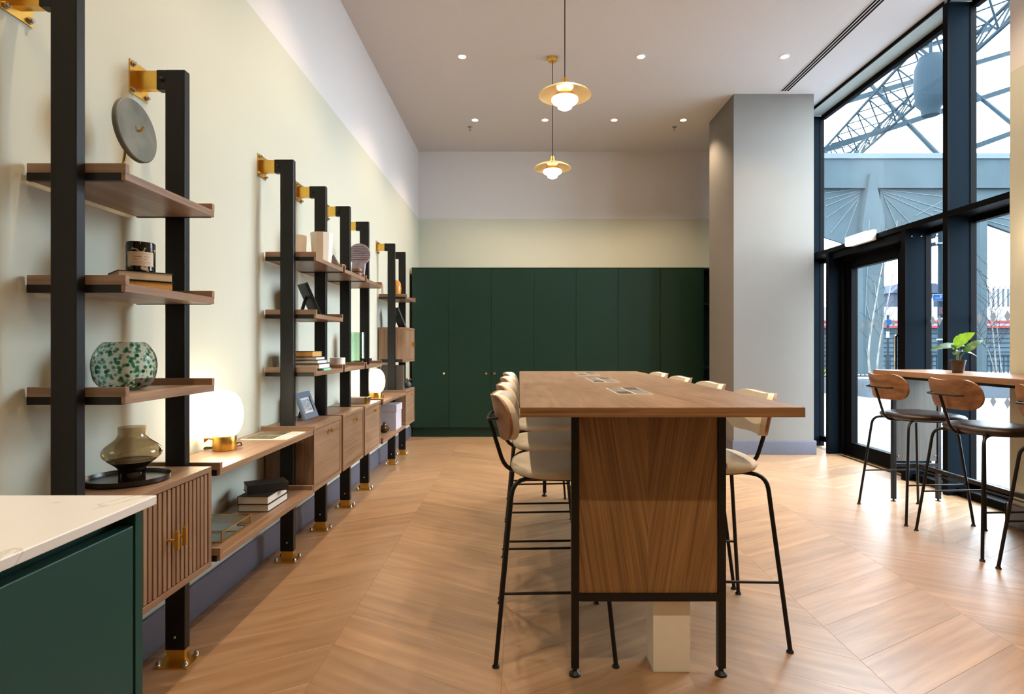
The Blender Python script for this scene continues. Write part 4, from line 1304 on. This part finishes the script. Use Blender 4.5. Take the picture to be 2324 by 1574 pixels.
# (leaf base, leaf tip, half width, arch, material, face hint) in metres from the pot centre
LV = [((-0.012, 0.02, 0.175), (0.055, -0.075, 0.262), 0.040, 0.012, 'leaf_lime', (-0.3, -0.75, 0.55)),
      ((0.0, 0.0, 0.165), (-0.165, 0.02, 0.148), 0.034, 0.016, 'leaf_green', (0, -0.5, 0.85)),
      ((0.03, -0.01, 0.13), (0.165, 0.00, 0.215), 0.026, 0.018, 'leaf_green', (0, -0.6, 0.8)),
      ((-0.01, -0.01, 0.145), (0.105, -0.03, 0.105), 0.022, 0.010, 'leaf_green', (0, -0.4, 0.9)),
      ((0.02, 0.02, 0.165), (-0.085, 0.06, 0.178), 0.030, 0.010, 'leaf_green', (0, -0.5, 0.85)),
      ((0.0, 0.01, 0.150), (-0.06, -0.04, 0.118), 0.026, 0.008, 'leaf_green', (0, -0.5, 0.8)),
      ((0.0, -0.01, 0.175), (0.055, 0.03, 0.178), 0.022, 0.006, 'leaf_green', (0, -0.5, 0.8))]
for bs, tp, wd, sg, mt, nh in LV:
    o = Vector((PXc, PYc, BZ))
    l = leaf(t, o + Vector(bs), o + Vector(tp), wd, sg, mt, nh)
    mid = o + Vector((bs[0] * 0.5, bs[1] * 0.5, (bs[2] + 0.074) / 2 + 0.01))
    MB().tube([o + Vector((bs[0] * 0.3, bs[1] * 0.3, 0.072)), mid, o + Vector(bs) + (Vector(tp) - Vector(bs)) * 0.15], 0.0022, 6, fillet=0.02).build('stem', 'stem', l, smooth=True)

# ------------------------------------------------------------------ outside the glazing
M['paving'] = plain('pale granite paving', (0.115, 0.118, 0.125), 0.8, spec=0.05, var=0.12, nscale=1.5)
M['concrete'] = plain('fair-faced concrete', (0.023, 0.032, 0.037), 0.9, spec=0.05, var=0.15, nscale=0.8)
M['groove'] = plain('pale inlaid line', (0.05, 0.062, 0.07), 0.9, spec=0.05)
M['steel'] = plain('grey painted steel', (0.007, 0.013, 0.018), 0.8, spec=0.05)
M['granite'] = plain('planter granite', (0.035, 0.042, 0.05), 0.8, var=0.1, spec=0.05)
M['birch'] = plain('birch bark', (0.075, 0.072, 0.067), 0.8, spec=0.05, var=0.35, nscale=8)
M['twig'] = plain('dark twigs', (0.014, 0.012, 0.011), 0.9, spec=0.03)
M['hedge'] = plain('bright shrub leaves', (0.05, 0.065, 0.012), 0.7, spec=0.05, var=0.4)
M['red'] = plain('red fascia', (0.11, 0.016, 0.016), 0.7, spec=0.05)
M['shutter'] = plain('grey shutter', (0.028, 0.040, 0.050), 0.8, spec=0.05, var=0.15, nscale=3)
M['white_out'] = plain('white fascia', (0.13, 0.13, 0.15), 0.8, spec=0.05)
M['sign_blue'] = plain('sign blue', (0.004, 0.028, 0.085), 0.7, spec=0.05)
M['roofing'] = plain('slate grey roofing', (0.02, 0.024, 0.036), 0.8, spec=0.05)

ZG = -0.03
gp = MB().box(XG + 0.05, 40, -6, 45, ZG - 0.1, ZG).build('ground_outside', 'paving', kind='structure')
for k in range(14):
    y = 5.0 + k * 0.9
    MB().box(XG + 0.35, 12.5, y, y + 0.012, ZG, ZG + 0.001).build('paving_joint', 'granite', gp)

# folded concrete portal with pale inlaid lines
YQ = 16.0
def q(px, py, Y=YQ):
    p = S(px, py, Y)
    return (p[0], p[2])
cp = thing('concrete_portal', 'folded grey concrete portal with pale radiating lines outside the glazing', 'portal', (10.0, YQ, ZG))
def slab_poly(nm, pts, y0=0.0, y1=0.5, mt='concrete'):
    return MB().prism([q(*p) for p in pts], YQ + y0, YQ + y1).build(nm, mt, cp)
slab_poly('beam', [(1700, 367), (2560, 367), (2560, 432), (1700, 432)], -0.25, 0.6)
slab_poly('coping', [(1700, 355), (2560, 355), (2560, 367), (1700, 367)], -0.3, 0.6, 'groove')
slab_poly('lower_beam', [(1700, 432), (2560, 432), (2560, 470), (1700, 450)], 0.0, 0.6)
slab_poly('fan_panel', [(1992, 432), (2560, 395), (2560, 640), (2290, 530), (2222, 506), (2143, 504), (2105, 511), (2060, 530), (2010, 548), (1992, 552)], -0.12, 0.0)
slab_poly('fan_panel', [(1700, 430), (1958, 430), (1950, 578), (1906, 552), (1868, 540), (1700, 520)], -0.10, 0.0)
slab_poly('pylon', [(1958, 402), (1966, 402), (1990, 500), (1987, 848), (1943, 848), (1940, 520)], -0.35, 0.1)
slab_poly('pylon', [(2210, 490), (2228, 500), (2226, 845), (2216, 845)], -0.2, 0.1)
for (a, c) in (((1992, 430), (2143, 420)), ((1992, 432), (2143, 450)), ((1994, 436), (2143, 480)), ((1996, 440), (2110, 492)), ((1998, 445), (2060, 510)), ((2000, 450), (2030, 520)),
               ((2070, 492), (2180, 430)), ((2110, 480), (2240, 500)), ((2230, 470), (2330, 420)), ((2230, 492), (2330, 505)), ((2225, 500), (2330, 530))):
    (xa, za), (xb, zb) = q(*a), q(*c)
    MB().tube([(xa, YQ - 0.13, za), (xb, YQ - 0.13, zb)], 0.011, 4).build('inlaid_line', 'groove', cp)
for (a, c) in (((1948, 428), (1868, 421)), ((1948, 430), (1868, 440)), ((1947, 434), (1868, 455)), ((1946, 438), (1868, 470)), ((1945, 444), (1868, 498)), ((1944, 450), (1880, 530)), ((1943, 456), (1910, 545))):
    (xa, za), (xb, zb) = q(*a), q(*c)
    MB().tube([(xa, YQ - 0.11, za), (xb, YQ - 0.11, zb)], 0.011, 4).build('inlaid_line', 'groove', cp)
for (a, c) in (((1955, 505), (1946, 720)), ((1966, 640), (1976, 720)), ((1948, 690), (1958, 730)), ((1948, 790), (1960, 845))):
    (xa, za), (xb, zb) = q(*a), q(*c)
    MB().tube([(xa, YQ - 0.36, za), (xb, YQ - 0.36, zb)], 0.011, 4).build('inlaid_line', 'groove', cp)

# sloping steel and glass roof above the portal
rf = thing('glass_roof', 'sloping steel-ribbed glass roof beyond the upper window', 'glass roof', (10.5, YQ + 0.6, 6.1))
YR0, ZR0, SL = 16.6, 6.3, 1.06
def rp(x, y, lift=0.0):
    return Vector((x, y, ZR0 + SL * (y - YR0) + lift))
for x in (5.6, 8.8, 12.0, 15.2):
    MB().tube([rp(x, YR0), rp(x, 24.0)], 0.07, 4).build('rafter', 'steel', rf)
for y0 in (11.2, 12.7, 14.2, 15.7, 17.2, 18.7, 20.2):
    x0 = 5.0
    a = (x0, y0 + 0.0); c = (19.0, y0 + (19.0 - x0) * 0.365)
    if c[1] < YR0: continue
    if a[1] < YR0:
        k = (YR0 - a[1]) / (c[1] - a[1]); a = (a[0] + (c[0] - a[0]) * k, YR0)
    if c[1] > 24:
        k = (24 - a[1]) / (c[1] - a[1]); c = (a[0] + (c[0] - a[0]) * k, 24)
    MB().tube([rp(a[0], a[1]), rp(c[0], c[1])], 0.11, 4).build('purlin', 'steel', rf)
for x in (5.6, 8.8, 12.0):
    b = MB().face([rp(x, YR0, 0.16), rp(x + 3.2, YR0, 0.16), rp(x + 3.2, 24.0, 0.16), rp(x, 24.0, 0.16)])
    b.build('roof_pane', 'roof_glass', rf)

# lattice truss
tr = thing('lattice_truss', 'steel lattice roof truss crossing high outside the upper window', 'truss', (10.6, 14.7, 7.6))
A, Bp = Vector((12.45, 24.4, 8.05)), Vector((9.5, 10.6, 8.05))
dirv = (Bp - A).normalized(); sidev = dirv.cross(Vector((0, 0, 1))).normalized()
ch = [lambda s: A + (Bp - A) * s + sidev * 0.55 + Vector((0, 0, 0.45)), lambda s: A + (Bp - A) * s - sidev * 0.55 + Vector((0, 0, 0.45)), lambda s: A + (Bp - A) * s - Vector((0, 0, 0.45))]
for c in ch:
    MB().tube([c(0), c(1)], 0.048, 6).build('chord', 'steel', tr)
NB = 14
for i in range(NB):
    s0, s1, sm = i / NB, (i + 1) / NB, (i + 0.5) / NB
    b = MB()
    for c in (ch[0], ch[1]):
        b.tube([c(s0), ch[2](sm)], 0.024, 5); b.tube([ch[2](sm), c(s1)], 0.024, 5)
    b.tube([ch[0](s0), ch[1](s1)], 0.02, 5)
    b.build('lattice_brace', 'steel', tr)
# hanging floodlight
hf = thing('hanging_floodlight', 'large dark hanging floodlight housing outside behind the upper window', 'floodlight', S(2112, 200, 10.0))
c = S(2112, 262, 10.0)
MB().lathe([(0.0, 0.0), (0.13, 0.0), (0.15, 0.12), (0.22, 0.2), (0.25, 0.5), (0.24, 0.8), (0.17, 1.0), (0.0, 1.05)], c, 28).build('housing', 'steel', hf, smooth=True)
MB().tube([(c[0], c[1], c[2] + 1.0), (c[0], c[1], 7.7)], 0.03, 6).build('hanger', 'steel', hf)

# low shop row with red fascia band, railing in front
sh = thing('shop_row', 'low row of shuttered shops with a red band across the street', 'building', (16, 27, ZG))
def row(y, x0, x1, z0, z1, nm, mt, dep=0.3):
    return MB().box(x0, x1, y, y + dep, z0, z1).build(nm, mt, sh)
row(27.3, 4, 36, ZG, 2.05, 'shutter_wall', 'shutter')
row(27.0, 4, 36, 1.98, 2.08, 'red_band', 'red')
row(27.1, 4, 36, 2.08, 2.22, 'white_band', 'white_out')
row(27.0, 4, 36, 2.22, 2.32, 'red_band', 'red')
row(27.1, 4, 36, 2.32, 2.95, 'white_fascia', 'white_out')
for k in range(8):
    row(27.25, 4, 36, 0.25 + 0.21 * k, 0.27 + 0.21 * k, 'shutter_rib', 'steel', 0.05)
hs = thing('far_house', 'grey slate roofed house with white trim far across the street', 'building', (20, 34, ZG))
x0, z0 = S(2028, 700, 34)[0], 2.6
x1 = S(2150, 700, 34)[0]
MB().box(x0, x1, 34, 38, ZG, 4.2).build('wall', 'roofing', hs)
MB().prism([(x0 - 0.2, 4.2), (x1 + 0.2, 4.2), (x1 - 0.8, 4.75), (x0 + 0.4, 4.75)], 33.8, 38.2).build('roof', 'roofing', hs)
for k in range(4):
    xx = x0 + 0.35 + k * 0.75
    w_ = MB().box(xx, xx + 0.4, 33.93, 34.0, 3.3, 3.9).build('window', 'white_out', hs)
MB().box(x0 - 0.1, x1 + 0.1, 33.9, 34.0, 2.75, 2.9).build('trim_band', 'white_out', hs)
cl_ = thing('clad_hall', 'pale ribbed metal hall far behind the shops', 'building', (26, 36, ZG))
xa, xb = S(2225, 660, 36)[0], 40
MB().box(xa, xb, 36, 40, ZG, S(2225, 648, 36)[2]).build('wall', 'white_out', cl_)
for k in range(34):
    MB().box(xa + 0.15 + k * 0.3, xa + 0.22 + k * 0.3, 35.95, 36.0, 2.0, S(2225, 655, 36)[2]).build('rib', 'granite', cl_)

rl = thing('street_railing', 'thin metal street railing beyond the planters', 'railing', (14, 21, ZG))
MB().box(8.5, 24, 21.0, 21.05, 0.80, 0.85).build('top_rail', 'steel', rl)
MB().box(8.5, 24, 21.0, 21.05, 0.06, 0.11).build('bottom_rail', 'steel', rl)
for k in range(104):
    MB().box(8.55 + k * 0.15, 8.575 + k * 0.15, 21.01, 21.035, 0.11, 0.80).build('baluster', 'steel', rl)

# street lamp post with parking sign
Yl = 20.0
xl = S(2134, 700, Yl)[0]
lp = thing('street_post', 'grey street post with blue parking sign and cameras', 'lamp post', (xl, Yl, ZG))
MB().cyl((xl, Yl, ZG), (xl, Yl, 6.6), 0.085, 0.07, 14).build('post', 'steel', lp, smooth=True)
for z_ in (1.35, 2.05, 4.6):
    MB().cyl((xl, Yl, z_), (xl, Yl, z_ + 0.05), 0.11, seg=14).build('collar', 'white_out', lp)
sx, _, sz = S(2132, 675, Yl - 0.12)
sg = MB().box(sx - 0.21, sx + 0.21, Yl - 0.14, Yl - 0.12, sz - 0.10, sz + 0.10).build('parking_sign', 'sign_blue', lp)
MB().box(sx - 0.225, sx + 0.225, Yl - 0.13, Yl - 0.118, sz - 0.115, sz + 0.115).build('sign_border', 'white_out', sg)
def text(parent, s, size, loc, mt):
    cu = bpy.data.curves.new('lettering', 'FONT')
    cu.body = s; cu.size = size; cu.align_x = 'CENTER'; cu.align_y = 'CENTER'; cu.extrude = 0.002
    tmp = bpy.data.objects.new('lettering_tmp', cu)
    COL.objects.link(tmp)
    dg = bpy.context.evaluated_depsgraph_get()
    me = bpy.data.meshes.new_from_object(tmp.evaluated_get(dg))
    bpy.data.objects.remove(tmp)
    me.materials.append(M[mt])
    o = bpy.data.objects.new('lettering', me)
    COL.objects.link(o)
    o.parent = parent
    o.location = Vector(loc) - ORG.get(parent.name, Vector((0, 0, 0)))
    o.rotation_euler.x = PI / 2
    return o
text(sg, 'P', 0.17, (sx + 0.03, Yl - 0.143, sz), 'white_out')
b = MB()
for dx in (-0.14, -0.06):
    b.lathe([(0.026, -0.004), (0.032, -0.004), (0.032, 0.004), (0.026, 0.004), (0.026, -0.004)], (sx + dx, Yl - 0.142, sz - 0.03), 14, tilt=Matrix.Rotation(PI / 2, 3, 'X'))
b.tube([(sx - 0.14, Yl - 0.142, sz - 0.03), (sx - 0.115, Yl - 0.142, sz + 0.02), (sx - 0.075, Yl - 0.142, sz + 0.02), (sx - 0.06, Yl - 0.142, sz - 0.03)], 0.004, 4)
b.build('cycle_symbol', 'white_out', sg)
nx, _, nz = S(2137, 705, Yl - 0.12)
ns = MB().box(nx - 0.09, nx + 0.12, Yl - 0.14, Yl - 0.12, nz - 0.12, nz + 0.13).build('restriction_sign', 'roofing', lp)
b = MB().lathe([(0.058, -0.004), (0.082, -0.004), (0.082, 0.004), (0.058, 0.004), (0.058, -0.004)], (nx + 0.02, Yl - 0.143, nz), 20, tilt=Matrix.Rotation(PI / 2, 3, 'X'))
b.tube([(nx - 0.03, Yl - 0.143, nz + 0.05), (nx + 0.07, Yl - 0.143, nz - 0.05)], 0.01, 4)
b.build('ring', 'red', ns)
for (pyc, s) in ((535, 1), (556, -1)):
    cx_, _, cz_ = S(2114, pyc, Yl)
    cm = MB().tube([(xl, Yl, cz_), (cx_, Yl, cz_)], 0.02, 6)
    cm.box(cx_ - 0.16, cx_ + 0.1, Yl - 0.08, Yl + 0.08, cz_ - 0.06, cz_ + 0.07, rot=Matrix.Rotation(0.2 * s, 3, 'Y'))
    cm.build('camera_arm', 'steel', lp)
Yb2 = 19.0
xb2 = S(2015, 760, Yb2)[0]
bl = thing('bollard_lamp', 'slim grey street post with a small blue round sign behind the birches', 'post', (xb2, Yb2, ZG))
MB().cyl((xb2, Yb2, ZG), (xb2, Yb2, 2.15), 0.035, seg=10).build('post', 'steel', bl)
MB().cyl((xb2, Yb2, ZG), (xb2, Yb2, 0.75), 0.055, seg=10).build('sleeve', 'steel', bl)
MB().cyl((xb2, Yb2, 1.42), (xb2, Yb2, 1.62), 0.045, seg=10).build('reflective_band', 'white_out', bl)
dsc = MB().cyl((xb2, Yb2 - 0.05, 1.92), (xb2, Yb2 - 0.03, 1.92), 0.10, seg=20).build('round_sign', 'sign_blue', bl)

# planters and birches
def planter(px0, px1, pyb, h, dep, label, shrubs=True):
    Y = 1541.0 / (pyb - 785.0)
    x0, x1 = (px0 - CX) * Y / F, (px1 - CX) * Y / F
    t = thing('planter', label, 'planter', ((x0 + x1) / 2, Y + dep / 2, ZG))
    w = 0.08
    part(t, 'trough', 'granite', (x0, x1, Y, Y + w, ZG, h), (x0, x1, Y + dep - w, Y + dep, ZG, h), (x0, x0 + w, Y + w, Y + dep - w, ZG, h), (x1 - w, x1, Y + w, Y + dep - w, ZG, h))
    MB().box(x0 + w, x1 - w, Y + w, Y + dep - w, ZG, h - 0.05).build('soil', 'soil', t)
    if shrubs:
        b = MB()
        for k in range(90):
            cx_, cy_ = random.uniform(x0 + 0.1, x1 - 0.1), random.uniform(Y + 0.1, Y + dep - 0.1)
            b.ball((cx_, cy_, h + random.uniform(0.0, 0.15)), random.uniform(0.025, 0.055), 6, 4)
        so = b.build('shrubs', 'hedge', t)
        so['kind'] = 'stuff'
    return Y, x0, x1
YA, xa0, xa1 = planter(1900, 1964, 893, 0.36, 1.4, 'long granite planter with bright low shrubs outside the door')
planter(1972, 2060, 899, 0.36, 0.7, 'granite planter under the birch stems outside the door', False)
YBq, xb0, xb1 = planter(2228, 2330, 900, 0.34, 1.3, 'pale granite planter near the right pier with bare birch stems', False)
def birch(stems, label, name='birch_tree'):
    (bx, by, bz) = stems[0][0][0]
    t = thing(name, label, 'tree', (bx, by, bz))
    for pts, r in stems:
        mid = []
        b = MB().tube(pts, r, 8, fillet=0.5, r_end=r * 0.35)
        st = b.build('stem', 'birch', t, smooth=True)
        tw = MB()
        P = [Vector(p) for p in pts]
        for k in range(16):
            s = 0.3 + 0.7 * k / 16
            L = s * (len(P) - 1); i = min(int(L), len(P) - 2)
            c = P[i] + (P[i + 1] - P[i]) * (L - i)
            a = k * 2.4 + bx
            ln = random.uniform(0.35, 0.9)
            e = c + Vector((math.cos(a) * ln * 0.7, math.sin(a) * ln * 0.4, ln * random.uniform(0.5, 0.9)))
            tw.tube([c, (c + e) / 2 + Vector((0, 0, -0.04)), e], 0.0065, 4, r_end=0.002)
            e2 = c.lerp(e, 0.6) + Vector((math.cos(a + 1) * ln * 0.4, 0.1, ln * 0.2))
            tw.tube([c.lerp(e, 0.55), e2], 0.005, 3, r_end=0.002)
        tw.build('twigs', 'twig', st)
    return t
YT = 13.85
def sp(px, py, Y=YT):
    return S(px, py, Y)
birch([([sp(1975, 870), sp(1970, 800), sp(1978, 740), sp(1992, 660), sp(2004, 595), sp(2012, 520)], 0.024),
       ([sp(1988, 870), sp(1993, 800), sp(2005, 730), sp(2020, 660), sp(2031, 592), sp(2036, 500)], 0.021)],
      'bare white birch stems seen through the glass door')
birch([([sp(2264, 870), sp(2257, 790), sp(2250, 720), sp(2244, 650), sp(2240, 590)], 0.016),
       ([sp(2275, 870), sp(2266, 770), sp(2258, 700), sp(2250, 630)], 0.013),
       ([sp(2264, 870), sp(2246, 800), sp(2230, 770), sp(2217, 742)], 0.010)],
      'thin bare birch stems seen through the pane beside the right pier')
